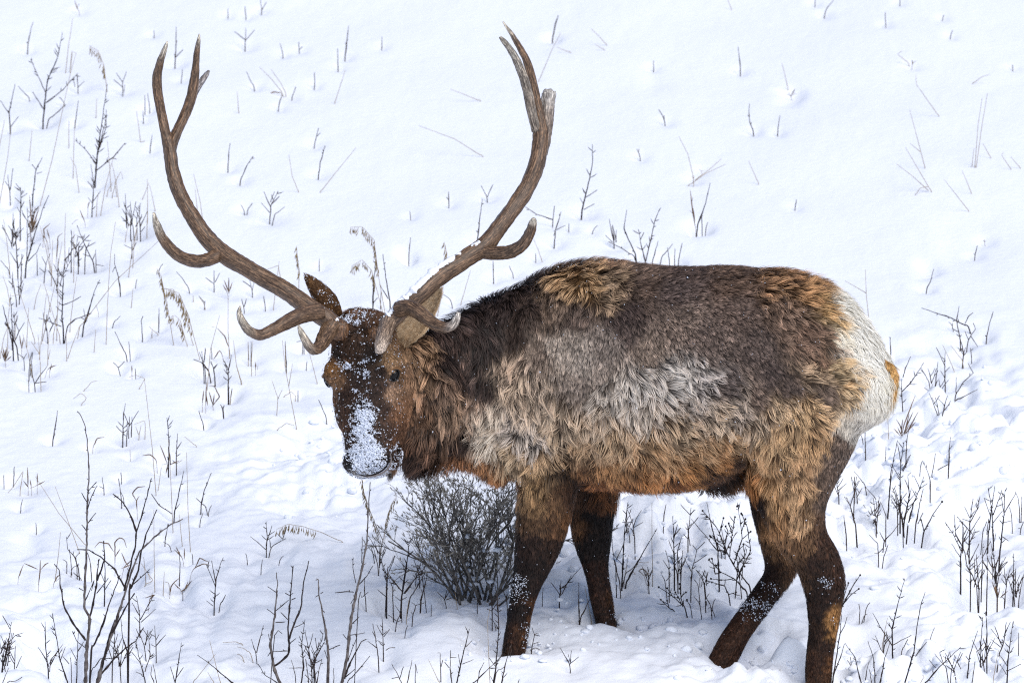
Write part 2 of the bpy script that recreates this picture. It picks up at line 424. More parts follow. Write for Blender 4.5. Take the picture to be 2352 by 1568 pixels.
# coat map: seen place on the animal's side, root colour, tip colour, hair length (m), lift, direction of growth (degrees, 0 = tailward, 90 = down), clumping
def A(u, v, root, tip, ln, lift, ang, cl=.4): return (u, v, root, tip, ln, lift, ang, cl)
dk = (26, 19, 17)
COAT = [
    A(1060, 730, dk, (58, 45, 41), .045, .35, 75), A(1010, 760, dk, (66, 50, 44), .045, .35, 80), A(1150, 690, dk, (60, 47, 43), .045, .35, 70), A(1120, 800, (20, 14, 13), (52, 41, 37), .045, .3, 85),
    A(1080, 860, (20, 14, 13), (54, 42, 38), .05, .3, 88), A(1065, 1000, (18, 12, 11), (46, 33, 28), .06, .3, 90), A(1200, 640, dk, (74, 58, 52), .05, .5, 35),
    A(1110, 895, (26, 19, 17), (60, 47, 41), .05, .3, 90), A(1100, 740, dk, (56, 44, 40), .045, .35, 75), A(1060, 1055, (60, 38, 24), (125, 84, 54), .055, .3, 90),
    A(1170, 770, (30, 23, 20), (72, 58, 51), .035, .35, 80), A(1210, 700, (34, 26, 22), (84, 68, 60), .035, .35, 60),
    A(1300, 605, (34, 25, 21), (92, 70, 58), .05, .6, 15), A(1400, 605, (40, 28, 22), (110, 82, 62), .05, .55, 10), A(1310, 640, (92, 66, 42), (196, 158, 114), .06, .45, 105, .6), A(1350, 655, (100, 72, 45), (194, 156, 112), .06, .45, 60, .6),
    A(1390, 660, (60, 45, 35), (170, 142, 112), .055, .4, 40, .6), A(1470, 640, (46, 36, 31), (120, 98, 84), .04, .4, 20), A(1260, 720, (50, 38, 32), (124, 104, 88), .04, .4, 95, .5),
    A(1330, 710, (46, 36, 32), (115, 97, 86), .04, .4, 80, .5), A(1430, 730, (40, 33, 31), (84, 70, 66), .03, .4, 50), A(1440, 760, (44, 36, 33), (90, 77, 72), .025, .4, 60), A(1550, 670, (52, 42, 38), (118, 101, 95), .032, .45, 25), A(1560, 620, (46, 37, 33), (100, 82, 74), .03, .45, 15),
    A(1680, 640, (56, 43, 36), (126, 101, 84), .036, .5, 15), A(1780, 640, (58, 38, 26), (150, 113, 78), .06, .55, 22, .6), A(1850, 665, (60, 38, 24), (158, 118, 76), .06, .5, 28, .6), A(1885, 700, (96, 66, 28), (176, 138, 88), .055, .4, 35, .5),
    A(1700, 720, (52, 42, 37), (124, 105, 95), .026, .45, 30), A(1800, 730, (56, 43, 36), (140, 113, 94), .04, .4, 35, .5), A(1850, 770, (50, 36, 28), (124, 96, 78), .04, .35, 40, .5), A(1740, 800, (48, 40, 36), (104, 89, 82), .02, .4, 40), A(1770, 860, (44, 36, 33), (94, 80, 74), .018, .4, 45),
    A(1620, 780, (54, 45, 40), (124, 107, 98), .02, .5, 40), A(1480, 800, (70, 59, 52), (150, 132, 118), .024, .5, 60), A(1560, 740, (60, 50, 45), (136, 118, 106), .022, .5, 35), A(1390, 790, (62, 54, 50), (140, 128, 120), .022, .5, 80),
    A(1290, 790, (82, 72, 66), (188, 180, 174), .024, .55, 90), A(1340, 820, (84, 75, 70), (182, 175, 170), .024, .55, 80), A(1380, 850, (76, 67, 62), (162, 152, 146), .022, .5, 80), A(1230, 800, (64, 53, 46), (150, 132, 118), .03, .45, 100, .5), A(1320, 890, (74, 65, 60), (150, 140, 134), .022, .5, 90),
    A(1185, 820, (66, 48, 38), (196, 168, 142), .07, .35, 100, .75), A(1180, 870, (62, 44, 34), (206, 180, 152), .08, .3, 95, .8), A(1205, 920, (62, 44, 34), (212, 186, 158), .08, .3, 85, .8), A(1190, 965, (46, 34, 29), (218, 206, 196), .07, .4, 140, .8), A(1220, 985, (40, 30, 26), (214, 202, 192), .07, .4, 30, .8),
    A(1120, 965, (110, 88, 70), (224, 208, 186), .06, .35, 130, .7), A(1145, 1000, (150, 128, 106), (228, 214, 194), .06, .3, 95, .7), A(1100, 940, (70, 54, 44), (190, 170, 150), .05, .35, 150, .7),
    A(1280, 930, (76, 54, 40), (208, 182, 152), .075, .35, 95, .75), A(1320, 960, (70, 50, 36), (206, 178, 146), .075, .35, 70, .75), A(1265, 980, (80, 58, 42), (204, 176, 142), .07, .35, 100, .7), A(1240, 870, (66, 50, 40), (196, 172, 148), .06, .35, 95, .7),
    A(1400, 890, (70, 56, 46), (204, 190, 174), .055, .4, 110, .7), A(1390, 950, (84, 62, 46), (210, 184, 154), .065, .35, 105, .7), A(1470, 880, (62, 50, 44), (218, 212, 206), .06, .4, 60, .75), A(1540, 870, (58, 47, 42), (222, 217, 212), .06, .4, 20, .8), A(1600, 865, (56, 46, 42), (214, 206, 202), .055, .4, 10, .75),
    A(1560, 915, (58, 46, 40), (210, 196, 184), .055, .4, 25, .75), A(1480, 930, (64, 48, 38), (206, 188, 168), .06, .4, 60, .75), A(1660, 880, (46, 38, 35), (128, 112, 104), .035, .4, 30, .5), A(1690, 920, (62, 48, 40), (196, 174, 152), .055, .35, 30, .7), A(1640, 950, (68, 50, 38), (198, 172, 142), .06, .35, 50, .7),
    A(1420, 1000, (92, 64, 42), (202, 168, 128), .065, .35, 95, .6), A(1540, 990, (86, 62, 44), (204, 172, 134), .06, .35, 60, .65), A(1500, 1040, (100, 68, 40), (192, 150, 104), .06, .35, 75, .55), A(1600, 1030, (96, 66, 40), (190, 150, 106), .06, .35, 55, .55), A(1680, 1000, (94, 64, 40), (190, 152, 108), .06, .35, 40, .6),
    A(1400, 1060, (92, 56, 26), (168, 120, 72), .065, .35, 95, .5), A(1480, 1085, (88, 50, 20), (162, 108, 56), .06, .35, 85, .5), A(1570, 1075, (92, 54, 22), (168, 116, 62), .06, .35, 70, .5), A(1640, 1050, (88, 52, 22), (160, 110, 60), .055, .35, 60, .5),
    A(1450, 1125, (44, 24, 11), (108, 62, 26), .06, .35, 85), A(1550, 1120, (46, 25, 12), (112, 66, 28), .06, .35, 80), A(1380, 1110, (44, 25, 12), (104, 62, 28), .06, .35, 90), A(1640, 1095, (20, 12, 9), (46, 30, 21), .07, .35, 80), A(1690, 1080, (24, 14, 9), (58, 37, 22), .05, .35, 80), A(1610, 1120, (30, 17, 10), (72, 43, 22), .065, .35, 80),
    A(1330, 1010, (70, 48, 32), (176, 142, 104), .06, .35, 75, .6), A(1290, 1040, (38, 26, 18), (92, 68, 44), .05, .35, 60, .5), A(1330, 1070, (42, 27, 16), (100, 66, 36), .05, .3, 90), A(1335, 1110, (32, 20, 14), (68, 44, 28), .03, .3, 95),
    A(1230, 1040, (84, 60, 40), (186, 152, 112), .06, .35, 95, .6), A(1170, 1040, (104, 78, 54), (206, 178, 140), .06, .35, 95, .6), A(1135, 1080, (70, 42, 22), (140, 92, 50), .055, .35, 95), A(1110, 1060, (66, 40, 22), (134, 90, 52), .055, .35, 95), A(1165, 1105, (52, 28, 13), (112, 68, 34), .05, .35, 95), A(1225, 1090, (74, 52, 32), (170, 134, 90), .05, .35, 95, .5),
    A(1230, 1140, (58, 40, 25), (146, 112, 74), .04, .35, 92, .5), A(1310, 1150, (40, 26, 17), (88, 58, 36), .03, .3, 95), A(1285, 1150, (46, 30, 19), (108, 78, 50), .035, .3, 92), A(1220, 1190, (40, 27, 19), (104, 76, 50), .03, .3, 92, .5), A(1285, 1195, (40, 26, 16), (100, 68, 42), .03, .3, 92), A(1312, 1190, (54, 33, 18), (118, 78, 42), .03, .35, 92),
    A(1215, 1250, (20, 13, 11), (58, 39, 29), .022, .3, 92), A(1270, 1250, (24, 16, 12), (64, 43, 31), .022, .3, 92), A(1205, 1330, (18, 12, 10), (46, 31, 25), .018, .3, 92), A(1240, 1310, (20, 13, 11), (50, 34, 26), .02, .3, 92), A(1190, 1400, (18, 12, 10), (48, 32, 25), .015, .3, 95), A(1175, 1470, (34, 21, 15), (72, 46, 31), .015, .3, 95),
    A(1232, 1390, (60, 36, 18), (108, 68, 36), .018, .45, 100), A(1222, 1450, (56, 34, 18), (100, 64, 36), .018, .45, 100),
    A(1370, 1180, (13, 9, 8), (34, 24, 20), .022, .3, 92), A(1360, 1250, (15, 10, 8), (38, 26, 21), .02, .3, 90), A(1375, 1320, (34, 21, 15), (74, 46, 32), .015, .3, 88), A(1385, 1400, (36, 23, 17), (76, 50, 36), .015, .3, 88), A(1420, 1380, (60, 38, 20), (110, 72, 40), .018, .45, 85),
    A(1925, 690, (196, 190, 176), (246, 246, 242), .055, .4, 50, .6), A(1950, 740, (200, 197, 190), (248, 249, 248), .055, .35, 50, .6), A(1965, 800, (190, 184, 172), (243, 243, 239), .055, .35, 45, .7), A(2000, 800, (200, 197, 190), (246, 247, 246), .05, .35, 55, .6), A(2010, 870, (195, 190, 180), (245, 245, 242), .05, .35, 60, .6), A(2040, 860, (196, 190, 178), (243, 241, 232), .045, .35, 70),
    A(1915, 760, (180, 168, 144), (240, 236, 224), .055, .35, 40, .7), A(1985, 920, (186, 178, 166), (238, 236, 230), .04, .35, 110, .5), A(1960, 970, (150, 140, 128), (220, 214, 204), .025, .3, 115), A(1980, 990, (170, 162, 152), (230, 226, 220), .02, .3, 115),
    A(1900, 740, (110, 80, 38), (196, 162, 112), .05, .35, 40, .6), A(1880, 820, (52, 36, 26), (116, 88, 68), .045, .3, 35, .6), A(1890, 790, (54, 38, 28), (128, 100, 78), .045, .3, 35, .6), A(1900, 850, (120, 92, 60), (220, 188, 140), .065, .35, 20, .7), A(1940, 870, (130, 100, 66), (222, 192, 146), .06, .35, 25, .7), A(1870, 860, (70, 52, 40), (184, 154, 120), .06, .35, 10, .7),
    A(1880, 900, (52, 42, 36), (122, 102, 88), .035, .35, 30, .5), A(1930, 905, (110, 84, 58), (208, 178, 136), .05, .35, 60, .6), A(1820, 890, (46, 38, 34), (100, 84, 76), .022, .35, 50), A(1740, 910, (54, 43, 38), (132, 112, 98), .03, .35, 40, .5),
    A(1790, 930, (76, 55, 40), (204, 172, 132), .06, .35, 15, .7), A(1850, 940, (90, 64, 42), (206, 168, 120), .06, .35, 30, .65), A(1730, 960, (76, 54, 38), (202, 174, 142), .06, .35, 40, .7), A(1800, 990, (88, 62, 40), (198, 160, 114), .06, .35, 60, .6), A(1870, 1000, (78, 54, 34), (186, 146, 100), .055, .35, 60, .6),
    A(1750, 1050, (100, 66, 38), (192, 152, 106), .055, .35, 80, .5), A(1820, 1060, (88, 60, 38), (188, 148, 104), .055, .35, 75, .55), A(1730, 1100, (100, 58, 24), (174, 116, 62), .05, .35, 85, .4), A(1780, 1130, (100, 66, 36), (188, 146, 98), .05, .35, 85, .5), A(1840, 1120, (84, 57, 35), (186, 148, 106), .05, .35, 75, .55), A(1840, 1180, (76, 52, 33), (184, 148, 108), .045, .35, 70, .6),
    A(1770, 1190, (84, 52, 26), (166, 120, 74), .045, .35, 85, .5), A(1810, 1250, (62, 40, 24), (146, 106, 68), .04, .35, 85, .5), A(1850, 1230, (56, 37, 24), (138, 102, 68), .04, .35, 80, .5), A(1840, 1300, (44, 28, 18), (108, 76, 48), .028, .35, 88), A(1825, 1310, (54, 34, 20), (124, 86, 52), .028, .35, 88),
    A(1915, 1040, (58, 46, 38), (116, 97, 84), .018, .3, 100), A(1935, 1020, (62, 49, 41), (122, 102, 88), .018, .3, 105), A(1900, 1100, (56, 44, 36), (114, 94, 80), .018, .3, 95), A(1885, 1150, (52, 40, 32), (106, 86, 72), .018, .3, 92), A(1885, 1200, (44, 29, 20), (104, 76, 54), .025, .3, 85), A(1905, 1240, (36, 23, 16), (78, 52, 36), .02, .35, 80),
    A(1880, 1290, (26, 16, 12), (64, 42, 30), .02, .3, 90), A(1925, 1310, (40, 25, 17), (82, 54, 38), .022, .4, 80), A(1870, 1350, (24, 15, 11), (58, 38, 27), .016, .3, 90), A(1885, 1400, (26, 16, 12), (60, 39, 27), .015, .3, 92), A(1914, 1440, (116, 76, 36), (196, 142, 78), .018, .4, 80), A(1918, 1420, (110, 72, 34), (186, 134, 74), .018, .4, 60), A(1888, 1440, (30, 19, 14), (64, 42, 29), .014, .3, 92), A(1895, 1480, (30, 19, 14), (66, 43, 30), .014, .3, 92), A(1905, 1385, (28, 17, 12), (62, 40, 28), .014, .3, 92), A(1870, 1450, (28, 18, 13), (62, 41, 28), .014, .3, 92), A(1880, 1520, (38, 23, 16), (76, 48, 31), .014, .3, 92), A(1908, 1510, (74, 45, 22), (124, 82, 46), .014, .35, 92),
    A(1745, 1190, (16, 10, 8), (42, 26, 19), .022, .3, 85), A(1735, 1150, (18, 11, 8), (46, 29, 20), .022, .3, 85), A(1775, 1310, (28, 17, 12), (60, 39, 28), .018, .3, 110), A(1750, 1370, (30, 19, 14), (66, 43, 31), .015, .3, 125), A(1680, 1450, (46, 28, 20), (88, 57, 38), .013, .3, 125),
    # neck ruff
    A(960, 800, (66, 46, 32), (158, 124, 92), .05, .35, 40, .6), A(985, 860, (60, 42, 31), (152, 120, 92), .06, .35, 65, .65), A(1030, 930, (48, 35, 27), (138, 111, 88), .065, .35, 75, .65), A(965, 930, (48, 33, 24), (118, 89, 67), .05, .3, 85, .5), A(1035, 990, (34, 24, 19), (100, 78, 62), .065, .3, 85, .6), A(985, 1020, (30, 20, 15), (80, 57, 43), .06, .3, 88, .5),
    A(940, 1060, (20, 13, 11), (50, 34, 27), .075, .3, 92), A(985, 1070, (20, 13, 11), (52, 36, 28), .075, .3, 92), A(1020, 880, (44, 32, 26), (112, 88, 71), .055, .3, 75, .6), A(1080, 905, (50, 38, 32), (130, 106, 88), .055, .35, 85, .7), A(1030, 830, (26, 18, 16), (62, 48, 42), .05, .3, 75), A(930, 960, (54, 37, 27), (118, 86, 62), .035, .3, 90), A(925, 880, (62, 43, 30), (134, 101, 74), .035, .3, 85), A(930, 1010, (34, 23, 17), (80, 56, 41), .045, .3, 90),
]
HEADCOAT = [
    A(820, 725, (52, 32, 20), (112, 76, 48), .04, .8, 250, .5), A(790, 745, (34, 22, 16), (80, 56, 38), .03, .6, 250), A(850, 740, (40, 26, 18), (92, 64, 44), .035, .6, 280), A(815, 790, (20, 13, 10), (62, 42, 28), .032, .5, 90, .6), A(850, 800, (16, 11, 9), (44, 30, 22), .028, .45, 90, .5), A(780, 800, (20, 13, 10), (52, 35, 24), .025, .4, 90, .5),
    A(820, 860, (22, 15, 13), (56, 41, 33), .013, .35, 90), A(830, 940, (24, 16, 13), (54, 38, 31), .012, .3, 90), A(860, 900, (24, 16, 13), (60, 43, 34), .013, .3, 90), A(790, 900, (26, 17, 13), (62, 42, 31), .013, .3, 90),
    A(755, 835, (92, 60, 30), (158, 112, 62), .012, .3, 110), A(752, 805, (86, 52, 24), (140, 92, 48), .02, .4, 110), A(765, 880, (80, 56, 36), (138, 102, 70), .009, .25, 90), A(750, 920, (70, 44, 27), (136, 93, 60), .014, .4, 100), A(765, 980, (58, 36, 22), (112, 76, 50), .016, .45, 100), A(785, 940, (40, 26, 19), (84, 58, 42), .012, .3, 90),
    A(902, 815, (104, 74, 48), (186, 150, 110), .012, .3, 70), A(905, 840, (100, 72, 48), (178, 142, 106), .01, .25, 80), A(900, 895, (110, 84, 66), (166, 132, 104), .008, .2, 90), A(915, 800, (78, 54, 36), (160, 124, 90), .02, .35, 75, .5), A(930, 850, (66, 46, 32), (146, 111, 82), .024, .35, 75, .5),
    A(914, 950, (60, 39, 27), (130, 92, 64), .014, .3, 90), A(912, 1000, (50, 33, 24), (112, 79, 57), .013, .3, 90), A(925, 930, (70, 47, 33), (146, 107, 77), .02, .3, 85), A(920, 1000, (50, 33, 24), (112, 79, 57), .025, .3, 90), A(905, 1050, (26, 17, 14), (60, 42, 33), .04, .35, 92), A(912, 1058, (70, 46, 30), (130, 92, 60), .03, .3, 100), A(918, 1084, (18, 12, 10), (42, 29, 23), .05, .35, 92),
    A(840, 1010, (30, 22, 19), (62, 48, 42), .009, .3, 90), A(805, 1010, (32, 22, 17), (70, 50, 40), .01, .3, 90), A(845, 1060, (30, 26, 26), (66, 60, 60), .006, .25, 90), A(800, 1050, (26, 21, 20), (52, 44, 42), .006, .25, 90), A(890, 1050, (30, 24, 22), (58, 48, 44), .007, .25, 90), A(845, 1088, (120, 112, 110), (190, 186, 184), .008, .25, 90), A(880, 1085, (130, 122, 118), (200, 196, 194), .008, .25, 90),
    A(870, 1000, (34, 24, 20), (72, 54, 45), .01, .3, 90), A(880, 930, (28, 19, 15), (66, 47, 37), .013, .3, 90), A(884, 985, (34, 23, 18), (76, 55, 43), .012, .3, 90), A(872, 850, (26, 18, 14), (64, 46, 36), .013, .3, 90), A(880, 890, (30, 20, 16), (72, 52, 41), .012, .3, 90),
]
def coat_arrays(L):
    uv = np.array([(a[0], a[1]) for a in L], float)
    root = np.array([S(a[2]) for a in L]); tip = np.array([S(a[3]) for a in L])
    oth = np.array([(a[4], a[5], a[7]) for a in L])
    for i_ in range(len(tip)):
        q_ = tip[i_].min() / tip[i_].max()
        if L is COAT and q_ > .72: tip[i_] *= (1.03, 1.0, .94) if uv[i_, 0] > 1895 else (1.02, .955, .87)
    ang = np.radians([a[6] for a in L]); fl = np.stack([np.cos(ang), np.sin(ang)], 1)
    return uv, root, tip, oth, fl
CA, CH = coat_arrays(COAT), coat_arrays(HEADCOAT)
def is_head(P):
    t, l, n = head_coords(P)
    lim = .14 - .02 * np.clip(t, 0, 1)
    return (t > -.08) & (t < 1.06) & (np.abs(l) < lim) & (n > -.15)
def coat(P):
    """root, tip, (len, lift, clump), flow for points on the elk"""
    n = len(P)
    u = CU + P[:, 0] * PPM; v = CV - ((P[:, 2] - ZC) * CP + P[:, 1] * SP) * PPM
    d = 20 + P[:, 1] * CP - (P[:, 2] - ZC) * SP
    k = 20 / d; u = CU + (u - CU) * k; v = CV + (v - CV) * k
    hd = is_head(P)
    w1 = np.stack([fnoise(P, 14, 71, 3), fnoise(P, 14, 77, 3)], 1)
    w2 = np.stack([vnoise(P, 70, 81), vnoise(P, 70, 87)], 1)
    root = np.zeros((n, 3)); tip = np.zeros((n, 3)); oth = np.zeros((n, 3)); fl = np.zeros((n, 2))
    for mask, (auv, ar, at, ao, af), wa, wb in ((~hd, CA, 26, 7), (hd, CH, 9, 3)):
        idx = np.nonzero(mask)[0]
        for s in range(0, len(idx), 20000):
            ii = idx[s:s + 20000]
            q = np.stack([u[ii], v[ii]], 1) + w1[ii] * wa + w2[ii] * wb
            d2 = ((q[:, None, :] - auv[None]) ** 2).sum(-1)
            w = 1 / (d2 + 60) ** 2.6; w /= w.sum(1, keepdims=True)
            root[ii] = w @ ar; tip[ii] = w @ at; oth[ii] = w @ ao
            w = 1 / (d2 + 400) ** 1.5; w /= w.sum(1, keepdims=True)
            fl[ii] = w @ af
    oth[:, 0] *= np.where(oth[:, 0] > .04, 1.15, 1)
    fl /= np.maximum(np.linalg.norm(fl, axis=1, keepdims=True), 1e-6)
    return root, tip, oth, fl, hd

def tri_arrays(me):
    me.calc_loop_triangles()
    V = np.empty(len(me.vertices) * 3); me.vertices.foreach_get('co', V); V = V.reshape(-1, 3)
    T = np.empty(len(me.loop_triangles) * 3, np.int32); me.loop_triangles.foreach_get('vertices', T); T = T.reshape(-1, 3)
    NV = np.empty(len(me.vertices) * 3); me.vertices.foreach_get('normal', NV); NV = NV.reshape(-1, 3)
    return V, T, NV
def scatter(V, T, NV, n, weight=None):
    a = np.linalg.norm(np.cross(V[T[:, 1]] - V[T[:, 0]], V[T[:, 2]] - V[T[:, 0]]), axis=1)
    if weight is not None: a = a * weight
    t = rng.choice(len(T), n, p=a / a.sum())
    r1 = np.sqrt(rng.random(n)); r2 = rng.random(n)
    b = np.stack([1 - r1, r1 * (1 - r2), r1 * r2], 1)
    P = (V[T[t]] * b[:, :, None]).sum(1); Nn = (NV[T[t]] * b[:, :, None]).sum(1)
    Nn /= np.linalg.norm(Nn, axis=1, keepdims=True)
    return P, Nn
def unit(a): return a / np.maximum(np.linalg.norm(a, axis=1, keepdims=True), 1e-9)

def hair_mesh(name, P, Nn, D, ln, lift, root, tip, width, cl=None, gravity=.12, per_clump=26, jitter=.22, coarse=False):
    """tapered three-segment locks; D is the growth direction"""
    n = len(P)
    T = D - Nn * (D * Nn).sum(1, keepdims=True); T = unit(T)
    Bn = np.cross(Nn, T)
    a = rng.normal(0, jitter, n)[:, None]
    T = T * np.cos(a) + Bn * np.sin(a)
    ln = ln * rng.uniform(.65, 1.2, n)
    lf = np.clip(lift + rng.normal(0, .1, n), .05, 1.2)
    pts = [P - Nn * .002]
    for s in (.34, .68, 1.0):
        q = P + (T * (s * (1 - .18 * lf * (1 - s)))[:, None] + Nn * (lf * s * (1 - .45 * s))[:, None]) * ln[:, None]
        q = q - Z3 * (gravity * ln * s * s)[:, None]
        pts.append(q)
    tone = rng.normal(0, .16, n)
    if cl is not None:
        nc = max(8, n // per_clump)
        ci = rng.choice(n, nc, replace=False)
        kd = KDTree(nc)
        for j, i in enumerate(ci): kd.insert(P[i], j)
        kd.balance()
        own = np.fromiter((kd.find(p)[1] for p in P), np.int32, n)
        c = ci[own]
        swirl = rng.normal(0, .38, nc)
        T2 = T[ci] * np.cos(swirl)[:, None] + np.cross(Nn[ci], T[ci]) * np.sin(swirl)[:, None]
        ctip = P[ci] + (T2 * .9 + Nn[ci] * (lf[ci] * .6)[:, None]) * ln[ci][:, None] - Z3 * (gravity * ln[ci])[:, None]
        ctip = ctip[own]
        reach = np.clip(1.6 - np.linalg.norm(P - P[c], axis=1) / np.maximum(ln, .004), 0, 1)
        f = np.clip(cl * 1.35, 0, 1) * reach * rng.uniform(.75, 1.1, n)
        pts[2] = pts[2] + (ctip - pts[3]) * (f * .38)[:, None]
        pts[1] = pts[1] + (ctip - pts[3]) * (f * .08)[:, None]
        pts[3] = pts[3] + (ctip - pts[3]) * np.clip(f, 0, .95)[:, None]
        sh = np.clip((ln - .036) / .02, 0, 1)
        tone = tone + rng.normal(0, .33, nc)[own] * (1 + .6 * sh)
        tone = np.where(root.mean(1) > .25, tone * .35 + .05, tone)
        dkl = (rng.random(nc) < .27)[own] * sh * .72 * (root.mean(1) < .2)
        tip = tip * (1 - dkl[:, None]) + root * 1.3 * dkl[:, None]
        if coarse:
            nb = max(8, n // 190); bi = rng.choice(n, nb, replace=False)
            kd = KDTree(nb)
            for j, i in enumerate(bi): kd.insert(P[i], j)
            kd.balance()
            ob = np.fromiter((kd.find(p)[1] for p in P), np.int32, n)
            sw = rng.normal(0, .8, nb)
            T3 = T[bi] * np.cos(sw)[:, None] + np.cross(Nn[bi], T[bi]) * np.sin(sw)[:, None]
            bt = P[bi] + (T3 * 1.05 + Nn[bi] * .45) * ln[bi][:, None] - Z3 * (gravity * ln[bi])[:, None]
            bt = bt[ob]
            f2 = np.clip((ln - .034) / .03, 0, 1) * np.clip(1.7 - np.linalg.norm(P - P[bi][ob], axis=1) / np.maximum(ln, .004), 0, 1) * .55
            mv = (bt - pts[3]) * f2[:, None]
            pts[3] = pts[3] + mv; pts[2] = pts[2] + mv * .42; pts[1] = pts[1] + mv * .09
            tone = tone + rng.normal(0, .22, nb)[ob] * np.clip((ln - .03) / .03, 0, 1)
    wd = unit(np.cross(T, Nn) + Nn * rng.normal(0, .35, n)[:, None])
    VV = np.empty((n, 7, 3), np.float32)
    for k, f in enumerate((1.0, .92, .62)):
        h = wd * (width * f * .5)[:, None]
        VV[:, 2 * k] = pts[k] - h; VV[:, 2 * k + 1] = pts[k] + h
    VV[:, 6] = pts[3]
    base = np.arange(n, dtype=np.int32)[:, None] * 7
    L = (base + np.array([[0, 1, 3, 2, 2, 3, 5, 4, 4, 5, 6]], np.int32)).ravel()
    me = fast_mesh(name, VV.reshape(-1, 3), L, np.tile(np.array([4, 4, 3], np.int32), n))
    CC = np.empty((n, 7, 3), np.float32)
    g = np.exp(tone)[:, None]
    for k, f in ((0, 0.0), (1, .14), (2, .66)):
        c = (root * (1 - f) + tip * f) * g; CC[:, 2 * k] = c; CC[:, 2 * k + 1] = c
    CC[:, 6] = tip * g * 1.08
    CC = CC.reshape(-1, 3); mxc = CC.max(1, keepdims=True)
    point_color(me, CC * np.minimum(1, .86 / np.maximum(mxc, 1e-6)))
    return me, pts

def flakes(name, P, Nn, r, parent, squash=.7):
    """snow grains as small uneven octahedra"""
    n = len(P)
    base = np.array([(1, 0, 0), (-1, 0, 0), (0, 1, 0), (0, -1, 0), (0, 0, 1), (0, 0, -1)], float)
    VV = P[:, None, :] + base[None] * (r[:, None, None] * rng.uniform(.55, 1.25, (n, 6, 1))) + rng.normal(0, .25, (n, 6, 3)) * r[:, None, None]
    f = np.array([(0, 2, 4), (2, 1, 4), (1, 3, 4), (3, 0, 4), (2, 0, 5), (1, 2, 5), (3, 1, 5), (0, 3, 5)], np.int32)
    L = (np.arange(n, dtype=np.int32)[:, None, None] * 6 + f[None]).ravel()
    me = fast_mesh(name, VV.reshape(-1, 3), L, np.full(n * 8, 3))
    o = obj(name, me, M['flake'], parent); o['kind'] = 'stuff'
    return o

